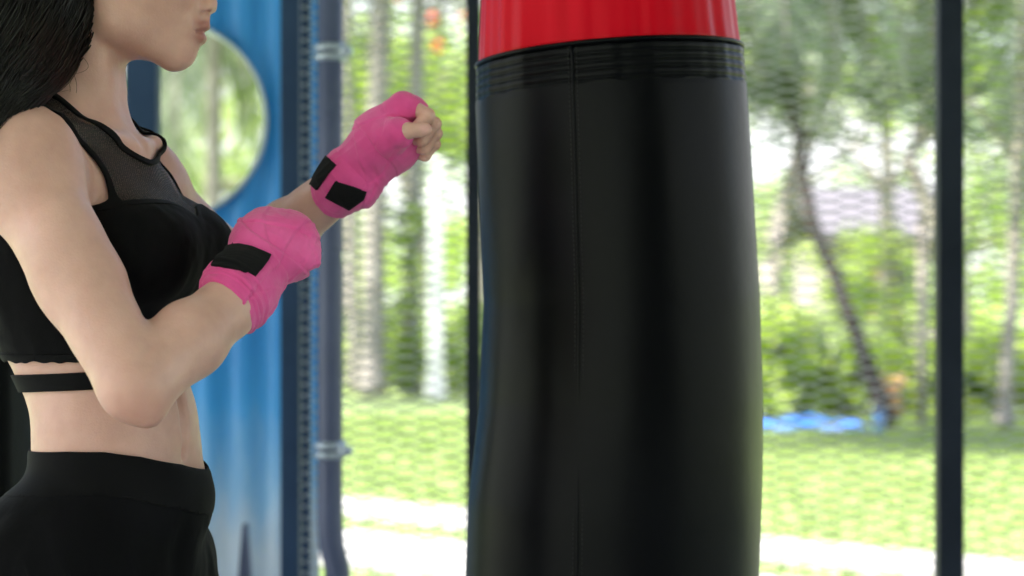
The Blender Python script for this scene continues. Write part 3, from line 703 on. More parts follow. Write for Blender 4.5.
def clip(D, T, f):
    """keep f > 0 of a triangle mesh; D holds per-vertex data (first 3 columns = position)"""
    pos = f > 0; s = pos[T].sum(1); full = T[s == 3]; out = [full]; newD = []; base = len(D)
    mx = T[(s == 1) | (s == 2)]; sm = pos[mx].sum(1)
    odd = np.where((sm == 1)[:, None], pos[mx], ~pos[mx]).argmax(1)
    r = np.stack([mx[np.arange(len(mx)), (odd+i) % 3] for i in range(3)], 1)
    def ev(a, b):
        key = np.stack([np.minimum(a, b), np.maximum(a, b)], 1); return key
    kk = np.concatenate([ev(r[:, 0], r[:, 1]), ev(r[:, 0], r[:, 2])]); u, inv = np.unique(kk, axis=0, return_inverse=True); inv = inv.ravel()
    fa, fb = f[u[:, 0]], f[u[:, 1]]; t = (fa/(fa-fb))[:, None]; ND = D[u[:, 0]]*(1-t)+D[u[:, 1]]*t
    p, q = base+inv[:len(r)], base+inv[len(r):]
    one = sm == 1; out.append(np.stack([r[one, 0], p[one], q[one]], 1))
    two = ~one; out.append(np.stack([p[two], r[two, 1], r[two, 2]], 1)); out.append(np.stack([p[two], r[two, 2], q[two]], 1))
    T2 = np.concatenate(out); D2 = np.concatenate([D, ND]); used = np.unique(T2); mp_ = np.full(len(D2), -1); mp_[used] = np.arange(len(used))
    return D2[used], mp_[T2]
def polysd(px, pz, poly):
    """signed distance to a closed polygon, positive inside"""
    poly = np.asarray(poly, float); n = len(poly); d = np.full(px.shape, 9.0); ins = np.zeros(px.shape, bool)
    for i in range(n):
        a, b = poly[i], poly[(i+1) % n]; e = b-a; wx, wz = px-a[0], pz-a[1]
        t = np.clip((wx*e[0]+wz*e[1])/(e@e), 0, 1); d = np.minimum(d, np.hypot(wx-t*e[0], wz-t*e[1]))
        c = ((a[1] <= pz) & (b[1] > pz)) | ((b[1] <= pz) & (a[1] > pz))
        xi = a[0]+(pz-a[1])/(e[1] if abs(e[1]) > 1e-9 else 1e-9)*e[0]; ins ^= c & (px < xi)
    return np.where(ins, d, -d)
def smoothpoly(p, it=2, closed=True):
    p = np.asarray(p, float)
    for _ in range(it):
        q = np.roll(p, -1, 0) if closed else p[1:]; a = p if closed else p[:-1]
        p = np.stack([a*.75+q*.25, a*.25+q*.75], 1).reshape(-1, 2)
    return p
# ------------------------------------------------------------------ the woman: skeleton
YAW = R(15); O = np.array([-.470, 2.26, 0.0])
U = np.array([math.cos(YAW), -math.sin(YAW), 0]); W_ = np.array([math.sin(YAW), math.cos(YAW), 0])   # facing, and towards her left
ZV = np.array([0, 0, 1.0]); BL = np.stack([U, W_, ZV])
def L(s, t, z): return O+U*s+W_*t+ZV*z
FINE = .0026
def axis_pts(a, b, f0, f1, c=.0026, fn=.0016):
    return np.concatenate([np.arange(a, f0, c), np.arange(f0, f1, fn), np.arange(f1, b, c)])
_NR = np.random.default_rng(5).random((32, 32, 32))*2-1
def vnoise(V, scale, seed=0.0):
    p = np.asarray(V)*scale+seed+100.0; i = np.floor(p).astype(int); fr = p-i; fr = fr*fr*(3-2*fr); out = 0
    for a in (0, 1):
        for b in (0, 1):
            for c in (0, 1):
                w_ = (fr[:, 0] if a else 1-fr[:, 0])*(fr[:, 1] if b else 1-fr[:, 1])*(fr[:, 2] if c else 1-fr[:, 2])
                out = out+w_*_NR[(i[:, 0]+a) % 32, (i[:, 1]+b) % 32, (i[:, 2]+c) % 32]
    return out
def grid(lo, hi, h): return [np.arange(a, b, h) for a, b in zip(lo, hi)]
def torso(f, infl=0.0):
    e = infl
    fill = infl > 0
    ell(f, L(-.006, 0, .900), (.114+e, .158+e, .095+e), .035, BL)
    ell(f, L(.022, 0, 1.045), (.086+e, .116+e, .13+e), .04, BL)
    for t in (-.06, .06): ell(f, L(-.048, t, .865), (.085+e, .078+e, .095+e), .04, BL)
    ell(f, L(-.014, 0, 1.225), (.102+e, .130+e, .155+e), .045, BL)
    ell(f, L(-.025, 0, 1.315), (.078+e, .125+e, .085+e), .05, BL)
    chain(f, [L(-.02, -.12, 1.362), L(-.012, 0, 1.372), L(-.02, .12, 1.362)], [.034+e, .042+e, .034+e], .05)
    for sg in (-1, 1):
        ell(f, L(.066, sg*.066, 1.248), (.066+e, .062+e, .060+e), .035, BL)       # bust
        if fill and sg > 0: ell(f, L(.083, 0, 1.250), (.046, .075, .052), .05, BL)
        ell(f, L(-.06, sg*.075, 1.30), (.05+e, .06+e, .085+e), .05, BL)           # shoulder blade
        chain(f, [L(-.035, sg*.02, 1.43), L(-.03, sg*.07, 1.392), L(-.02, sg*.125, 1.372)], [.034+e, .027+e, .027+e], .035)   # trapezius
        chain(f, [L(.045, sg*.014, 1.372), L(.040, sg*.06, 1.380), L(-.005, sg*.135, 1.392)], [.0085+e, .0075+e, .008+e], .016)  # collar bone
        cone(f, L(.022, sg*.045, 1.12), L(.064, sg*.042, .975), .046+e, .050+e, .02)  # belly muscles
    for sg in (-1, 1): cone(f, L(.006, sg*.134, 1.330), L(.030, sg*.064, 1.321), .030+e, .020+e, .03)   # pectoral
    if fill: cone(f, L(.024, 0, 1.10), L(.068, 0, .965), .050, .052, .03)
    # groove of the belly, navel, spine
    if infl == 0:
        cone(f, L(.086, 0, 1.14), L(.107, 0, 1.06), .006, .006, .010, 'sub'); cone(f, L(.107, 0, 1.06), L(.117, 0, 1.00), .0065, .006, .005, 'sub')
        ell(f, L(.113, 0, 1.030), (.014, .006, .011), .006, BL, 'sub')
        cone(f, L(-.120, 0, 1.30), L(-.085, 0, 1.04), .012, .014, .02, 'sub')
        ell(f, L(.063, 0, 1.395), (.012, .014, .014), .012, BL, 'sub')             # hollow of the throat
def legs(f, e=0.0, shoes=False):
    hipN, hipF = L(-.005, -.088, .90), L(-.015, .088, .90)
    kneeN, kneeF = L(.02, -.14, .50), L(.17, .12, .50)
    anN, anF = L(-.16, -.17, .13), L(.17, .14, .13)
    for h, kn, an in ((hipN, kneeN, anN), (hipF, kneeF, anF)):
        chain(f, [h, h*.55+kn*.45, kn, kn*.65+an*.35, an], [.080+e, .070+e, .052+e, .050+e, .036+e], .05)
    return (anN, anF)
# arms
SN = P(20, 166, 2.105); EN = P(136, 385, 1.985); WN = P(244, 279, 2.12)
SF = P(145, 186, 2.41); EF = P(236, 272, 2.52); WF = P(352, 176, 2.37)
def arm(f, s, m1, e, m2, w_, rs, k=.03):
    chain(f, [s, m1, e], rs[:3], k); chain(f, [e, m2, w_], rs[2:], .02)
def near_arm(f):
    m1 = P(81, 284, 2.045); m2 = P(188, 340, 2.045)
    cone(f, SN, m1, .051, .0425, .03); cone(f, m1, EN, .0425, .0365, .02)
    ell(f, P(62, 245, 2.045), (.034, .038, .05), .02)
    cone(f, EN, m2, .0365, .0380, .012); cone(f, m2, P(226, 309, 2.09), .0380, .0312, .015); cone(f, P(226, 309, 2.09), WN, .0312, .020, .01)
    ell(f, P(146, 405, 1.985), (.018, .021, .018), .014); cone(f, P(143, 404, 1.98), P(150, 413, 1.98), .016, .0125, .010); cone(f, P(143, 314, 1.972), P(150, 330, 1.955), .0025, .0012, .004, 'sub')
    ell(f, P(18, 166, 2.10), (.058, .054, .058), .04)                    # shoulder cap
def far_arm(f):
    m2 = EF*.55+WF*.45
    cone(f, SF, EF, .038, .036, .035); cone(f, EF, m2, .036, .034, .012); cone(f, m2, WF, .034, .0265, .02)
    ell(f, P(142, 186, 2.41), (.042, .044, .046), .04)
HF0 = P(363, 160, 2.36)
# ---- hands: h along the hand, n back of the hand, s towards the thumb
def frame(h, n):
    h = np.array(h, float); h /= np.linalg.norm(h); n = np.array(n, float); n -= h*(n@h); n /= np.linalg.norm(n); return h, n
hF, nF = frame((.75, -.03, .62), (-.58, .50, .72)); sF = np.cross(hF, nF)        # left hand: thumb towards the camera
hN, nN = frame((.74, .22, .50), (-.10, -.80, .50)); sN = np.cross(nN, hN)         # right hand
def hand(f, w0, h, n, s, sc=1.0, palm=True, fingers=True, e=0.0, thumb=None):
    q = lambda a, b, c: w0+(h*a+s*b+n*c)*sc
    B = np.stack([h, s, n])
    if palm:
        cone(f, q(-.02, 0, 0), q(.02, 0, 0), .026*sc+e, .027*sc+e, .015)
        ell(f, q(.048, .000, -.002), (.052*sc+e, .041*sc+e, .020*sc+e), .02, B)
        ell(f, q(.036, .022, -.016), (.034*sc+e, .019*sc+e, .019*sc+e), .012, B)
        ell(f, q(.040, -.020, -.008), (.036*sc+e, .017*sc+e, .018*sc+e), .012, B)
    if fingers:
        for (sp, hp, npz, l1, l2, l3, r) in ((.030, .087, .007, .040, .024, .019, .0098), (.0100, .086, .005, .041, .025, .020, .0095), (-.0100, .081, .003, .038, .024, .020, .0091), (-.0285, .073, -.002, .031, .019, .017, .0082)):
            A0 = q(hp, sp, npz)
            def dirv(deg): a = R(deg); return h*math.cos(a)-n*math.sin(a)
            A1 = A0+dirv(72)*l1*sc; A2 = A1+dirv(166)*l2*sc; A3 = A2+dirv(232)*l3*sc
            cone(f, A0, A1, r*sc*1.05, r*sc*.95, .004); ell(f, A1, (r*sc*1.06,)*3, .003); cone(f, A1, A2, r*sc*.97, r*sc*.90, .001); ell(f, A2, (r*sc*.98,)*3, .002); cone(f, A2, A3, r*sc*.90, r*sc*.80, .001)
        T0, T1, T2, T3 = q(.022, .028, -.014), q(.052, .043, -.024), q(.078, .040, -.036), q(.092, .022, -.046)
        if thumb: T0, T1, T2, T3 = thumb
        cone(f, T0, T1, .0135*sc, .0115*sc, .010); cone(f, T1, T2, .0112*sc, .0102*sc, .003); cone(f, T2, T3, .0104*sc, .0088*sc, .002)
        ell(f, T2*.25+T3*.75, (.0095*sc, .0095*sc, .0075*sc), .003)
def head(f):
    H = lambda px, py, Y=2.27: P(px, py, Y)
    yc = 2.27
    cone(f, L(-.037, 0, 1.36), np.array([-.487, yc, 1.52]), .052, .048, .03)              # neck
    cone(f, np.array([-.476, yc-.034, 1.53]), L(.014, -.016, 1.385), .012, .009, .022)     # neck muscles
    cone(f, np.array([-.476, yc+.034, 1.53]), L(.014, .016, 1.385), .012, .009, .022)
    ell(f, (-.452, yc, 1.603), (.094, .074, .083), .03)
    ell(f, (-.425, yc, 1.575), (.070, .066, .090), .03)                                   # face
    ell(f, (-.412, yc, 1.530), (.058, .052, .052), .02)
    for sg in (-1, 1):
        cone(f, (-.386, yc+sg*.008, 1.4815), (-.438, yc+sg*.045, 1.512), .016, .016, .020)
        cone(f, (-.438, yc+sg*.045, 1.512), (-.448, yc+sg*.052, 1.56), .017, .016, .025)
        ell(f, (-.384, yc+sg*.036, 1.552), (.022, .020, .018), .02)                      # cheek
        ell(f, (-.352, yc+sg*.031, 1.587), (.016, .017, .012), .012, None, 'sub')        # eye socket
        ell(f, (-.372, yc+sg*.031, 1.587), (.0135, .0135, .0135), .003)
        cone(f, (-.363, yc+sg*.018, 1.6015), (-.374, yc+sg*.046, 1.6005), .006, .005, .01)
        ell(f, (-.348, yc+sg*.011, 1.5325), (.0085, .0065, .0065), .006)                 # nostril wing
        ell(f, (-.3465, yc+sg*.0100, 1.5268), (.0058, .0045, .0036), .0015, None, 'sub')
        ell(f, (-.458, yc+sg*.074, 1.572), (.018, .006, .030), .006); ell(f, (-.455, yc+sg*.080, 1.574), (.010, .004, .018), .003, None, 'sub')
    ell(f, (-.3785, yc, 1.4830), (.0165, .020, .0165), .014)                              # chin
    ell(f, (-.374, yc, 1.506), (.019, .028, .022), .014)                                  # mouth mound
    cone(f, (-.359, yc, 1.598), (-.3450, yc, 1.539), .0065, .0085, .012)                  # nose
    cone(f, (-.3565, yc, 1.534), (-.3505, yc, 1.520), .0055, .0060, .008)                 # philtrum
    for sg in (-1, 1):
        cone(f, (-.3495, yc+sg*.004, 1.5120), (-.3640, yc+sg*.021, 1.5065), .0050, .0026, .005)    # upper lip
    cone(f, (-.3550, yc-.006, 1.4985), (-.3550, yc+.006, 1.4985), .0050, .0050, .005)               # lower lip
    for sg in (-1, 1): cone(f, (-.3550, yc+sg*.006, 1.4985), (-.3650, yc+sg*.020, 1.5045), .0050, .0024, .005)
    for sg in (-1, 1): cone(f, (-.3440, yc, 1.5050), (-.3630, yc+sg*.022, 1.5055), .0024, .0014, .002, 'sub')
xs, ys = axis_pts(-.78, -.03, -.145, -.06), axis_pts(1.93, 2.70, 2.26, 2.40)
zs = np.concatenate([np.arange(.03, .88, .008), axis_pts(.88, 1.72, 1.355, 1.45)])
f = Field(xs, ys, zs)
torso(f); anN, anF = legs(f); near_arm(f); far_arm(f); head(f)
for an in (anN, anF): cone(f, an+U*-.02-ZV*.04, an+U*.12-ZV*.055+W_*0, .032, .022, .03)
hand(f, HF0, hF, nF, sF, .93, thumb=(P(372, 146, 2.345), P(388, 136, 2.315), P(408, 131, 2.298), P(425, 129.5, 2.300))); hand(f, WN+np.array([.002, .022, .004]), hN, nN, sN, .66)
V, Q = snet(f, 2); del f
nb = normals(V, tris(Q)); V = V+nb*(.0007*vnoise(V, 38)+.0003*vnoise(V, 95, 3))[:, None]
person = thing('person', 'woman in black halter sports top and black trousers, fists raised in pink hand wraps', 'person', tuple(L(0, 0, .06)))
# skin colour marks: lips, reddish elbow and knuckles
def blob(V, c, r): return np.exp(-(((V-np.array(c))/np.array(r))**2).sum(1))
lip = np.clip(blob(V, (-.350, 2.27, 1.5115), (.014, .022, .0068))*1.7+blob(V, (-.353, 2.27, 1.4985), (.013, .021, .0062))*1.7, 0, 1)
red = np.clip(blob(V, EN+np.array([.01, -.02, -.03]), (.035, .04, .03))+.7*blob(V, WF+hF*.09, (.03, .03, .03))+.35*blob(V, SN, (.05, .05, .06)), 0, 1)
nail = blob(V, P(425, 128.5, 2.293), (.0065, .006, .0055))*1.5
brow = np.zeros(len(V))
for sg in (-1, 1): brow = np.maximum(brow, blob(V, (-.364, 2.27+sg*.034, 1.605), (.02, .018, .0032))*1.2)
m, nt, b, o = newmat('skin'); tc = N(nt, 'ShaderNodeTexCoord')
n1 = N(nt, 'ShaderNodeTexNoise', inp={'Scale': 16, 'Detail': 5, 'Roughness': .6}); n2 = N(nt, 'ShaderNodeTexNoise', inp={'Scale': 420, 'Detail': 3}); v2 = N(nt, 'ShaderNodeTexVoronoi', inp={'Scale': 650})
for q in (n1, n2, v2): nt.links.new(tc.outputs['Object'], q.inputs['Vector'])
base = ramp(nt, n1.outputs['Fac'], [(.3, (.56, .318, .260)), (.5, (.63, .370, .308)), (.7, (.70, .425, .358))])
def mixattr(nt, col, an, c2, fac=1.0):
    at_ = N(nt, 'ShaderNodeAttribute', attribute_name=an); mu = N(nt, 'ShaderNodeMath', operation='MULTIPLY', inp={1: fac}); nt.links.new(at_.outputs['Fac'], mu.inputs[0])
    mx = N(nt, 'ShaderNodeMixRGB', inp={2: (*c2, 1)}); nt.links.new(mu.outputs[0], mx.inputs[0]); nt.links.new(col, mx.inputs[1]); return mx.outputs[0]
col = mixattr(nt, base, 'red', (.60, .28, .22), .55); col = mixattr(nt, col, 'lip', (.34, .12, .10), .8); col = mixattr(nt, col, 'nail', (.72, .40, .38), .8); col = mixattr(nt, col, 'brow', (.02, .015, .012), .9)
nt.links.new(col, b.inputs['Base Color']); b.inputs['Roughness'].default_value = .44; b.inputs['Specular IOR Level'].default_value = .45
rr_ = N(nt, 'ShaderNodeMapRange', inp={'From Min': .3, 'From Max': .7, 'To Min': .36, 'To Max': .54}); nr_ = N(nt, 'ShaderNodeTexNoise', inp={'Scale': 55, 'Detail': 6, 'Roughness': .7}); nt.links.new(tc.outputs['Object'], nr_.inputs['Vector']); nt.links.new(nr_.outputs['Fac'], rr_.inputs[0]); nt.links.new(rr_.outputs[0], b.inputs['Roughness'])
b.inputs['Subsurface Weight'].default_value = .3; b.inputs['Subsurface Radius'].default_value = (1.0, .35, .18); b.inputs['Subsurface Scale'].default_value = .008
b1 = N(nt, 'ShaderNodeBump', inp={'Strength': .35, 'Distance': .0010}); b2 = N(nt, 'ShaderNodeBump', inp={'Strength': .12, 'Distance': .0005})
nt.links.new(n2.outputs['Fac'], b1.inputs['Height']); nt.links.new(v2.outputs['Distance'], b2.inputs['Height']); nt.links.new(b2.outputs[0], b1.inputs['Normal']); nt.links.new(b1.outputs[0], b.inputs['Normal'])
M['skin'] = m
mesh_obj('body', V, Q, M['skin'], person, True, {'lip': lip, 'red': red, 'brow': brow, 'nail': np.clip(nail, 0, 1)})
M_BLK = simple('lash_black', [(.3, (.006, .005, .005)), (.7, (.01, .008, .008))], rough=.7)
for sg in (-1, 1):
    eb = MB(); c = np.array([-.3665, 2.27+sg*.031, 1.587]); eb.tube([c-np.array([.006, 0, 0]), c-np.array([.002, 0, 0]), c+np.array([.0052, 0, 0]), c+np.array([.0085, 0, 0])], [.009, .0105, .008, .003], 16)
    ey = eb.build('eye', simple('eye_white', [(.3, (.35, .33, .32)), (.7, (.4, .38, .36))], rough=.15), person, True)
    MB().tube([c+np.array([.0045, 0, 0]), c+np.array([.0082, 0, 0]), c+np.array([.0096, 0, 0])], [.0078, .0050, .002], 14).build('iris', simple('dark_iris', [(.3, (.012, .008, .006)), (.7, (.03, .018, .012))], rough=.1), ey, True)
    MB().tube([c+np.array([.0045, -.013, .002]), c+np.array([.0080, -.006, .0065]), c+np.array([.0090, 0, .0078]), c+np.array([.0080, .006, .0065]), c+np.array([.0045, .013, .002])], [.0008, .0013, .0014, .0013, .0008], 6).build('eyelashes', M_BLK, person, True)
# ------------------------------------------------------------------ clothes cut from offset shells of the same body
def fabric(name, c0, c1, rough=.85, bump=.5, wr=.0, scale=900):
    m, nt, b, o = newmat(name); tc = N(nt, 'ShaderNodeTexCoord')
    n1 = N(nt, 'ShaderNodeTexNoise', inp={'Scale': 9, 'Detail': 4}); nt.links.new(tc.outputs['Object'], n1.inputs['Vector'])
    nt.links.new(ramp(nt, n1.outputs['Fac'], [(.35, c0), (.65, c1)]), b.inputs['Base Color']); b.inputs['Roughness'].default_value = rough
    b.inputs['Sheen Weight'].default_value = .03; b.inputs['Sheen Roughness'].default_value = .4; b.inputs['Specular IOR Level'].default_value = .07
    wv = N(nt, 'ShaderNodeTexNoise', inp={'Scale': scale, 'Detail': 2}); nt.links.new(tc.outputs['Object'], wv.inputs['Vector'])
    b1 = N(nt, 'ShaderNodeBump', inp={'Strength': bump, 'Distance': .0006}); nt.links.new(wv.outputs['Fac'], b1.inputs['Height'])
    if wr:
        mp = N(nt, 'ShaderNodeMapping', inp={'Scale': (1, 1, .35)}); nt.links.new(tc.outputs['Object'], mp.inputs[0])
        w2 = N(nt, 'ShaderNodeTexNoise', inp={'Scale': 22, 'Detail': 3, 'Distortion': .6}); nt.links.new(mp.outputs[0], w2.inputs['Vector'])
        b2 = N(nt, 'ShaderNodeBump', inp={'Strength': wr, 'Distance': .006}); nt.links.new(w2.outputs['Fac'], b2.inputs['Height']); nt.links.new(b2.outputs[0], b1.inputs['Normal'])
    nt.links.new(b1.outputs[0], b.inputs['Normal']); return m
M['black'] = fabric('black_jersey', (.0035, .0035, .004), (.006, .006, .007), .8, wr=.25)
M['blackband'] = fabric('black_elastic', (.004, .004, .0045), (.007, .007, .008), .75)
M['trouser'] = fabric('black_trouser_cloth', (.003, .003, .0035), (.0055, .0055, .007), .8, wr=.5)
m, nt, b, o = newmat('sheer_mesh'); tc = N(nt, 'ShaderNodeTexCoord'); b.inputs['Base Color'].default_value = (.012, .011, .012, 1); b.inputs['Roughness'].default_value = .7
vo = N(nt, 'ShaderNodeTexVoronoi', inp={'Scale': 620, 'Randomness': .35}); nt.links.new(tc.outputs['Object'], vo.inputs['Vector'])
al = N(nt, 'ShaderNodeMapRange', inp={'From Min': .25, 'From Max': .5, 'To Min': .22, 'To Max': .72}); nt.links.new(vo.outputs['Distance'], al.inputs[0]); nt.links.new(al.outputs[0], b.inputs['Alpha']); M['sheer'] = m
def shell(lo, hi, build, h=.0028):
    f = Field(*grid(lo, hi, h)); build(f); V, Q = snet(f, 2); T = tris(Q); return V, T
def local(V): d = V-O; return d@U, d@W_, V[:, 2]
V, T = shell(L(-.22, 0, .84)-np.array([.02, .26, 0]), L(.22, 0, 1.5)+np.array([.02, .26, 0]), lambda f: (torso(f, .0028), cone(f, L(-.037, 0, 1.36), np.array([-.487, 2.27, 1.52]), .0548, .0508, .03)))
# bridge between the cups
s_, t_, z_ = local(V); nn = normals(V, T)
DD = np.concatenate([V, nn], 1)
TOP = smoothpoly([(-.001, 1.357), (.022, 1.361), (.046, 1.370), (.064, 1.381), (.075, 1.394), (.080, 1.413), (.077, 1.433), (.074, 1.46), (.100, 1.46), (.110, 1.42), (.120, 1.398), (.111, 1.378), (.098, 1.357), (.092, 1.335), (.097, 1.312), (.108, 1.302), (.125, 1.299), (.20, 1.298), (.24, 1.20), (.24, 1.136), (-.05, 1.136), (-.05, 1.352)], 2)
CUP = smoothpoly([(-.05, 1.284), (.0, 1.288), (.014, 1.297), (.032, 1.306), (.078, 1.306), (.1, 1.302), (.3, 1.30), (.3, 1.10), (-.05, 1.10)], 2)
def garment(name, D, T, fs, off, mat, parent, thick=.0012, wrinkle=None, split=False):
    for fn in fs:
        D, T = clip(D, T, fn(D))
    nrm_ = D[:, 3:6]/(np.linalg.norm(D[:, 3:6], axis=1)[:, None]+1e-9); o_ = off(D) if callable(off) else off
    Vn = D[:, :3]+nrm_*(o_[:, None] if hasattr(o_, 'shape') else o_)
    if split:                     # one object per separate piece
        lab = np.arange(len(Vn))
        while True:
            mn = lab[T].min(1); new = lab.copy(); [np.minimum.at(new, T[:, j], mn) for j in range(3)]; new = new[new]
            if (new == lab).all(): break
            lab = new
        for u_ in np.unique(lab):
            tt = T[lab[T[:, 0]] == u_]
            if len(tt) < 60: continue
            us, iv = np.unique(tt, return_inverse=True); ob = mesh_obj(name, Vn[us], iv.reshape(-1, 3), mat, parent, True); md = ob.modifiers.new('solid', 'SOLIDIFY'); md.thickness = thick; md.offset = -1
        return None
    ob = mesh_obj(name, Vn, T, mat, parent, True); md = ob.modifiers.new('solid', 'SOLIDIFY'); md.thickness = thick; md.offset = -1; return ob
def topsd(D): s, t, z = local(D[:, :3]); return polysd(np.abs(t), z, TOP)
def cupsd(D): s, t, z = local(D[:, :3]); return np.where(s < -.02, z*0+ (1.33-z), polysd(np.abs(t), z, CUP))
bow = lambda D: .0008*np.sin(D[:, 0]*70+D[:, 2]*40)
top = garment('sports_top', DD, T, [topsd, cupsd], lambda D: .0016+.0013*vnoise(D[:, :3]*np.array([1, 1, .45]), 45)+.0008*vnoise(D[:, :3]@np.array([[1, 0, .6], [0, 1, 0], [-.6, 0, .3]]), 90), M['black'], person, .0015)
garment('sheer_yoke', DD, T, [topsd, lambda D: .002-cupsd(D)], .0002, M['sheer'], top, .0004)
edge = lambda D: np.where(local(D[:, :3])[2] > 1.14, .0062-topsd(D), -1.0)
garment('edge_binding', DD, T, [topsd, edge], .0026, M['blackband'], top, .0032, split=True)
garment('edge_binding', DD, T, [topsd, lambda D: .0022-np.abs(cupsd(D)+.0005)], .0020, M['blackband'], top, .002, split=True)
# lower strap of the top, tilted a little, and the scalloped hem above it
tiltz = lambda D: local(D[:, :3])[2]-(1.108+.05*(local(D[:, :3])[0]+.05))
garment('under_band', DD, T, [lambda D: .0095-np.abs(tiltz(D))], .0016, M['blackband'], top, .0022)
garment('scalloped_hem', DD, T, [lambda D: (1.142-local(D[:, :3])[2]), lambda D: (local(D[:, :3])[2]-1.133-.0008*np.cos(local(D[:, :3])[0]*330+2*vnoise(D[:, :3], 40))-.002*vnoise(D[:, :3], 60, 9))], .0026, M['blackband'], top, .0018)
# loose black back panel hanging from the top
# trousers
def hips(f): torso(f, .003); legs(f, .010)
lo = L(-.33, 0, .1)-np.array([.02, .34, 0]); hi = L(.36, 0, 1.06)+np.array([.02, .34, 0])
f = Field(*grid(lo, hi, .0045)); hips(f)
for sg in (-1, 1):      # loose folds of the cloth in front of the hips
    cone(f, L(.06, sg*.08, .90), L(.06, sg*.10, .80), .015, .025, .03)
Vt, Qt = snet(f, 2); Tt = tris(Qt); s_, t_, z_ = local(Vt)
wz = lambda D: np.interp(D[:, 0], [-.60, -.533, -.479, -.4386, -.402, -.3676, -.337, -.31], [1.030, 1.034, 1.037, 1.0365, 1.030, 1.018, .999, .985])
nT = normals(Vt, Tt); DT = np.concatenate([Vt, nT], 1)
fold = lambda D: (.0045*vnoise(D[:, :3]@np.array([[1, 0, .5], [0, 1, 0], [-.5, 0, .35]]), 22)+.002*vnoise(D[:, :3]*np.array([1, 1, .3]), 55))*np.clip((.985-D[:, 2])/.04, 0, 1)
tr = garment('trousers', DT, Tt, [lambda D: wz(D)-.044-D[:, 2], lambda D: D[:, 2]-.16], lambda D: .001+fold(D), M['trouser'], person, .002)
garment('waistband', DT, Tt, [lambda D: wz(D)-D[:, 2], lambda D: D[:, 2]-wz(D)+.047], lambda D: .0015+.002*np.clip((local(D[:, :3])[0]-.06)/.05, 0, 1)-.0015*np.clip((D[:, 2]-wz(D)+.006)/.006, 0, 1), M['blackband'], tr, .0025)
pk = MB(); 
# shoes
M['shoe'] = simple('black_trainer', [(.3, (.012, .012, .013)), (.7, (.02, .02, .022))], rough=.6)
M['sole'] = simple('white_sole', [(.3, (.6, .6, .6)), (.7, (.7, .7, .7))], rough=.7)
for an in (anN, anF):
    c = an.copy(); c[2] = 0
    f = Field(*grid(c-np.array([.16, .2, 0])+ZV*.05, c+np.array([.24, .2, .22]), .005))
    ell(f, c+U*-.01+ZV*.105, (.062, .047, .055), .02, BL); ell(f, c+U*.09+ZV*.092, (.095, .045, .030), .04, BL); cone(f, c+ZV*.12, c+ZV*.175, .045, .044, .02); plane(f, c+ZV*.078, (0, 0, -1))
    Vs, Qs = snet(f, 2); sh = mesh_obj('shoe', Vs, Qs, M['shoe'], person)
    f = Field(*grid(c-np.array([.16, .2, 0])+ZV*.04, c+np.array([.24, .2, .12]), .005))
    ell(f, c+U*-.01+ZV*.075, (.068, .052, .05), .02, BL); ell(f, c+U*.09+ZV*.075, (.102, .051, .05), .04, BL); plane(f, c+ZV*.061, (0, 0, -1)); plane(f, c+ZV*.082, (0, 0, 1))
    Vs, Qs = snet(f, 1); mesh_obj('sole', Vs, Qs, M['sole'], sh)
# ------------------------------------------------------------------ hand wraps
m, nt, b, o = newmat('pink_wrap'); tc = N(nt, 'ShaderNodeTexCoord')
n1 = N(nt, 'ShaderNodeTexNoise', inp={'Scale': 14, 'Detail': 4}); n2 = N(nt, 'ShaderNodeTexNoise', inp={'Scale': 1300, 'Detail': 1}); n3 = N(nt, 'ShaderNodeTexNoise', inp={'Scale': 42, 'Detail': 3, 'Distortion': .8})
for q in (n1, n2, n3): nt.links.new(tc.outputs['Object'], q.inputs['Vector'])
nt.links.new(ramp(nt, n1.outputs['Fac'], [(.3, (.66, .060, .25)), (.5, (.74, .085, .31)), (.7, (.81, .13, .38))]), b.inputs['Base Color']); b.inputs['Roughness'].default_value = .8; b.inputs['Sheen Weight'].default_value = .25; b.inputs['Specular IOR Level'].default_value = .25
b1 = N(nt, 'ShaderNodeBump', inp={'Strength': .35, 'Distance': .0006}); b2 = N(nt, 'ShaderNodeBump', inp={'Strength': .35, 'Distance': .003})
nt.links.new(n2.outputs['Fac'], b1.inputs['Height']); nt.links.new(n3.outputs['Fac'], b2.inputs['Height']); nt.links.new(b2.outputs[0], b1.inputs['Normal']); nt.links.new(b1.outputs[0], b.inputs['Normal']); M['pink'] = m
M['velcro'] = fabric('black_hook_and_loop', (.010, .010, .011), (.017, .017, .018), .95, bump=1.0, scale=1600)
def wrapmesh(name, build, lo, hi, bands, h=.0012, label=None, wrinkles=()):
    """bands: (point, normal, step) planes; the cloth on the far side of each plane lies one layer lower"""
    f = Field(*grid(lo, hi, h)); build(f); V, Q = snet(f, 2); T = tris(Q); n = normals(V, T); off = np.zeros(len(V))
    for p, nn_, st, wd, curv in bands:
        p = np.asarray(p, float); nn_ = np.asarray(nn_, float)/np.linalg.norm(nn_); d = (V-p)@nn_+curv*.002*np.sin(((V-p)@np.cross(nn_, [.3, .5, .8]))*90)
        off += st*(1/(1+np.exp(np.clip(-d/wd, -30, 30))))-abs(st)*.35*np.exp(-((d+np.sign(st)*.0006)/.0009)**2)
    for dr_, am, sc_, sd_ in wrinkles:      # taut folds run across this direction
        dr_ = np.asarray(dr_, float)/np.linalg.norm(dr_); q = V@dr_; off += am*(1-np.abs(vnoise(np.stack([q*3.2, V[:, 0]*.55, V[:, 1]*.6+V[:, 2]*.55], 1), sc_, sd_))*2)
    V = V+n*off[:, None]
    ob = mesh_obj(name, V, Q, M['pink'], person)
    if label: ob['label'] = label
    return ob, V, T, n
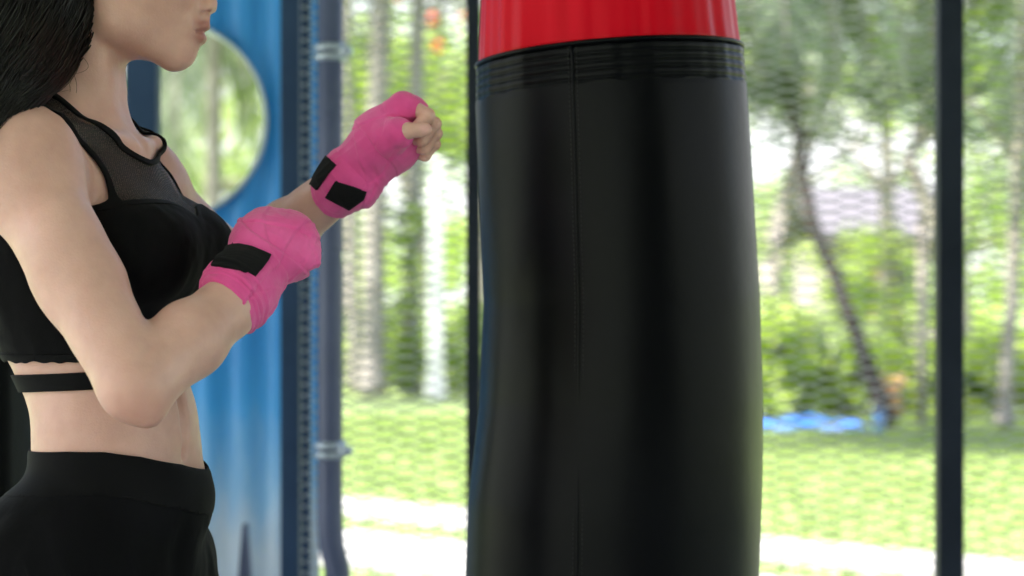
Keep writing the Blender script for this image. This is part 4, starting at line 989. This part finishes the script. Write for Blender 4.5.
# near (right) wrap
c1 = P(229, 306, 2.095); c2 = P(250, 272, 2.14); c3 = P(277, 250, 2.165)
ax = WN-P(185, 330, 2.045); ax /= np.linalg.norm(ax)
def wn(f):
    cone(f, P(222, 313, 2.088), P(240, 290, 2.112), .0362, .0340, .0); cone(f, P(242, 288, 2.112), P(256, 270, 2.14), .0340, .0335, .02)
    ell(f, P(277, 248, 2.16), (.044, .046, .036), .02)
    ell(f, P(296, 246, 2.165), (.024, .036, .030), .02)
    ell(f, P(267, 239, 2.165), (.033, .038, .027), .02)
    cone(f, P(299, 231, 2.15), P(310, 258, 2.14), .0125, .0125, .014)
    cone(f, P(264, 226, 2.17), P(288, 226, 2.165), .015, .014, .015)
    plane(f, P(229, 306, 2.088), -ax+np.array([-.06, .25, .02]), 0.003)
pl0 = P(229, 306, 2.088)
nw, Vw, Tw, Nw = wrapmesh('hand_wrap', wn, P(275, 252, 2.12)-np.array([.11, .10, .12]), P(275, 252, 2.12)+np.array([.085, .12, .085]),
    [(pl0+ax*.0058, ax, .0024, .0006, .3), (pl0+ax*.0090, ax, -.0018, .0014, .3), (pl0+ax*.0120, ax+np.array([0, -.1, .05]), .0024, .0006, -.4), (pl0+ax*.0155, ax, -.0018, .0014, .3), (pl0+ax*.0190, ax+np.array([.0, .1, .05]), .0024, .0006, .4), (pl0+ax*.0245, ax, -.0018, .0016, .3),
     (P(256, 232, 2.13), (.62, -.05, .78), -.0028, .0006, 1.5), (P(283, 262, 2.12), (.86, -.1, -.45), -.0022, .0008, 1.5), (P(308, 240, 2.12), (.97, 0, .2), .0014, .0006, 3), (P(290, 280, 2.12), (.5, 0, -.85), .0014, .0006, 1), (P(262, 225, 2.15), (.25, .1, .95), .0018, .0005, 2), (P(278, 262, 2.11), (.93, 0, .25), -.0016, .0006, 2.5), (P(300, 262, 2.11), (.8, 0, -.55), .0014, .0006, 2)], wrinkles=[((.6, .1, .75), .0006, 32, 0), ((.85, .1, -.4), .0005, 45, 5), ((.2, .9, .3), .0003, 80, 9)], label='pink hand wrap of the near fist, held low and fully covering the fingers')
def _p(): pass
def patch(name, Vv, Tt_, Nn, corners, depthref, parent, off=.0026):
    """a piece of the wrap surface inside a quadrilateral seen from the side"""
    D = np.concatenate([Vv, Nn], 1)
    # camera-side faces only
    poly = [((c[0]-512)/FPX, (300-c[1])/FPX) for c in corners]
    fn = lambda D_: polysd(D_[:, 0]/D_[:, 1], (D_[:, 2]-1.2)/D_[:, 1], poly)
    return garment(name, D, Tt_, [lambda D_: -D_[:, 4]+.02, fn], off, M['velcro'], parent, .0026)
patch('closure_patch', Vw, Tw, Nw, [(212, 266), (219, 255), (228, 246), (240, 245), (252, 247.5), (271, 255), (267, 262), (261, 270), (254, 277), (245, 272), (234, 269)], 0, nw)
# far (left) wrap
axF = WF-EF; axF /= np.linalg.norm(axF)
qF = lambda a, b_, c: HF0+(hF*a+sF*b_+nF*c)*.93
def wf(f):
    cone(f, P(322, 205, 2.40), P(350, 178, 2.37), .0272, .0308, .0); cone(f, P(350, 178, 2.37), qF(.03, .004, .000), .0308, .0315, .02)
    BF = np.stack([hF, sF, nF])
    ell(f, qF(.045, .000, -.001), (.050, .043, .026), .02, BF)
    ell(f, qF(.032, .020, -.012), (.034, .022, .020), .012, BF)
    ell(f, qF(.038, -.016, -.005), (.038, .018, .019), .012, BF)
    cone(f, P(368, 147, 2.345), P(388, 137, 2.318), .0175, .0145, .012); cone(f, P(388, 137, 2.318), P(398, 133, 2.307), .0150, .0135, .006)
    for sp, hp, npz, l1 in ((.030, .082, .002, .006), (.010, .086, .005, .006), (-.010, .081, .003, .005), (-.0285, .073, -.002, .004)):
        A0 = qF(hp, sp, npz); A1 = A0+(hF*math.cos(R(60))-nF*math.sin(R(60)))*l1
        cone(f, qF(hp-.03, sp*.9, npz), A0, .0115, .0122, .008); cone(f, A0, A1, .0118, .0114, .004)
    plane(f, P(334, 195, 2.40), -axF, .002)
p0 = P(334, 195, 2.40)
fw, Vf, Tf, Nf = wrapmesh('hand_wrap', wf, P(372, 155, 2.36)-np.array([.10, .10, .10]), P(372, 155, 2.36)+np.array([.10, .12, .09]),
    [(p0+axF*.009, axF, .0010, .0006, 1), (p0+axF*.03, axF+np.array([0, -.2, .3]), .0010, .0006, 1), (P(371, 140, 2.34), (.80, .1, .60), .0015, .0006, 1.5), (P(378, 150, 2.34), (.97, .1, -.2), .0013, .0007, 2), (P(400, 122, 2.34), (-.1, .1, 1), .0015, .0006, 2), (P(352, 168, 2.34), (.75, .1, .55), -.0012, .0006, 2), (P(388, 160, 2.33), (.7, 0, -.7), .0013, .0006, 1.5), (P(360, 158, 2.33), (.95, .1, .1), .0012, .0006, 2)], wrinkles=[((.75, .1, .6), .0006, 36, 1), ((.6, .1, -.7), .0005, 52, 6)], label='pink hand wrap of the far outstretched fist, leaving the bare fingertips free')
patch('closure_patch', Vf, Tf, Nf, [(309, 183), (327, 156.5), (336, 165), (317.5, 190)], 0, fw)
patch('closure_patch', Vf, Tf, Nf, [(326, 197), (336, 181), (366, 191), (363, 199), (349, 209)], 0, fw)
# thumb nail
# ------------------------------------------------------------------ hair
m, nt, b, o = newmat('black_hair'); b.inputs['Base Color'].default_value = (.006, .005, .005, 1); b.inputs['Roughness'].default_value = .34; b.inputs['Specular IOR Level'].default_value = .3
g_ = N(nt, 'ShaderNodeNewGeometry'); nt.links.new(ramp(nt, g_.outputs['Random Per Island'], [(0, (.0015, .0015, .0015)), (1, (.010, .008, .0075))]), b.inputs['Base Color']); M['hair'] = m
f = Field(*grid((-.74, 2.02, 1.28), (-.32, 2.44, 1.73), .004)); yc = 2.27
tail = [P(40, -10, 2.225), P(28, 25, 2.20), P(10, 66, 2.13), P(-14, 102, 2.075), P(-50, 150, 2.06)]
ell(f, (-.458, yc, 1.608), (.101, .083, .092), 0)
ell(f, (-.49, yc, 1.585), (.078, .080, .085), .03)
plane(f, (-.405, yc, 1.60), (.80, 0, -.42), .012)
chain(f, [P(50, -45, 2.24)]+tail, [.056, .060, .056, .046, .032, .022], .03)

f.F += .004
Vh, Qh = snet(f, 2); M['hairbase'] = simple('hair_mass', [(.3, (.0015, .0015, .0015)), (.7, (.003, .0028, .0027))], rough=.9, spec=.03)
hair = mesh_obj('hair', Vh, Qh, M['hairbase'], person)
# strands following the head into the tail
rng = np.random.default_rng(44); sv = []; sf = []
def strand(pts, r0, r1):
    pts = np.array(pts); n_ = len(pts); b0 = len(sv); tg = np.gradient(pts, axis=0); tg /= np.linalg.norm(tg, axis=1)[:, None]+1e-9
    a = np.cross(tg, [.2, 1, .1]); a /= np.linalg.norm(a, axis=1)[:, None]; b_ = np.cross(tg, a)
    for i in range(n_):
        r = r0+(r1-r0)*i/(n_-1)
        for k in range(3): t = k*2.0944; sv.append(pts[i]+r*(math.cos(t)*a[i]+math.sin(t)*b_[i]))
    for i in range(n_-1):
        for k in range(3): sf.append((b0+i*3+k, b0+(i+1)*3+k, b0+(i+1)*3+(k+1) % 3, b0+i*3+(k+1) % 3))
def bez(P0, P1, P2, P3, n_=16):
    t = np.linspace(0, 1, n_)[:, None]; return (1-t)**3*P0+3*(1-t)**2*t*P1+3*(1-t)*t*t*P2+t**3*P3
A0 = P(50, -45, 2.24)
for i in range(9000):
    if i % 25 == 0: la, lq, lph, lam = rng.random()*6.283, 1.0+.10*rng.random(), rng.random()*6.28, .002+.003*rng.random()
    a = la+rng.normal()*.10; q = lq+.035*rng.normal(); dd = math.cos(a)*np.array([.92, 0, -.39])+math.sin(a)*np.array([-.12, .95, -.28])
    s0 = A0+dd*.055*q; w1 = tail[0]+dd*.059*q; w2 = tail[1]+dd*.055*q; w3 = tail[2]+dd*.046*q; w4 = tail[3]+dd*.031*q; w5 = tail[4]+dd*.020*q+rng.normal(size=3)*.010
    pts = []
    for t in np.linspace(0, 5, 20):
        kk = min(4, int(t)); fr = t-kk; seq = [s0, w1, w2, w3, w4, w5]; p_1 = seq[max(0, kk-1)]; p0_ = seq[kk]; p1_ = seq[kk+1]; p2_ = seq[min(5, kk+2)]
        wv_ = np.array([math.cos(t*2.1+lph), 0, math.sin(t*1.7+lph)])*lam
        pts.append(wv_+.5*((2*p0_)+(-p_1+p1_)*fr+(2*p_1-5*p0_+4*p1_-p2_)*fr**2+(-p_1+3*p0_-3*p1_+p2_)*fr**3))
    strand(pts, .0004+.0009*rng.random(), .0004)
for i in range(1800):      # over the skull and down behind the ear
    a = rng.uniform(-1.2, 4.3); e = np.array([-.40+rng.random()*.03, yc+.078*math.cos(a), 1.60+.085*abs(math.sin(a))])
    e = np.array([-.415-.05*rng.random(), yc-.080+.02*rng.random() if rng.random() < .6 else yc+.08*math.cos(a), 1.56+.10*rng.random()])
    m1_ = e+np.array([-.05, -.012, .01]); m2_ = A0+np.array([.02, -.055+.03*rng.random(), .02*rng.normal()]); strand(bez(e, m1_, m2_, tail[0]+rng.normal(size=3)*.022, 12), .0007, .0005)
mesh_obj('hair_strands', sv, np.array(sf), M['hair'], hair)
sv, sf = [], []
for i in range(110):       # loose fine hairs on the neck
    s0 = np.array([-.505-.035*rng.random(), yc-.050-.02*rng.random(), 1.555-.09*rng.random()]); e = s0+np.array([.020*rng.random()+.004, .003*rng.normal(), -.03-.05*rng.random()]); 
    mid = (s0+e)/2+np.array([.018*rng.normal(), -.010, .012*rng.normal()]); strand(bez(s0, mid, mid+np.array([.008*rng.normal(), -.004, -.01]), e, 12), .00036, .00014)
mesh_obj('loose_hairs', sv, np.array(sf), M['hair'], hair)
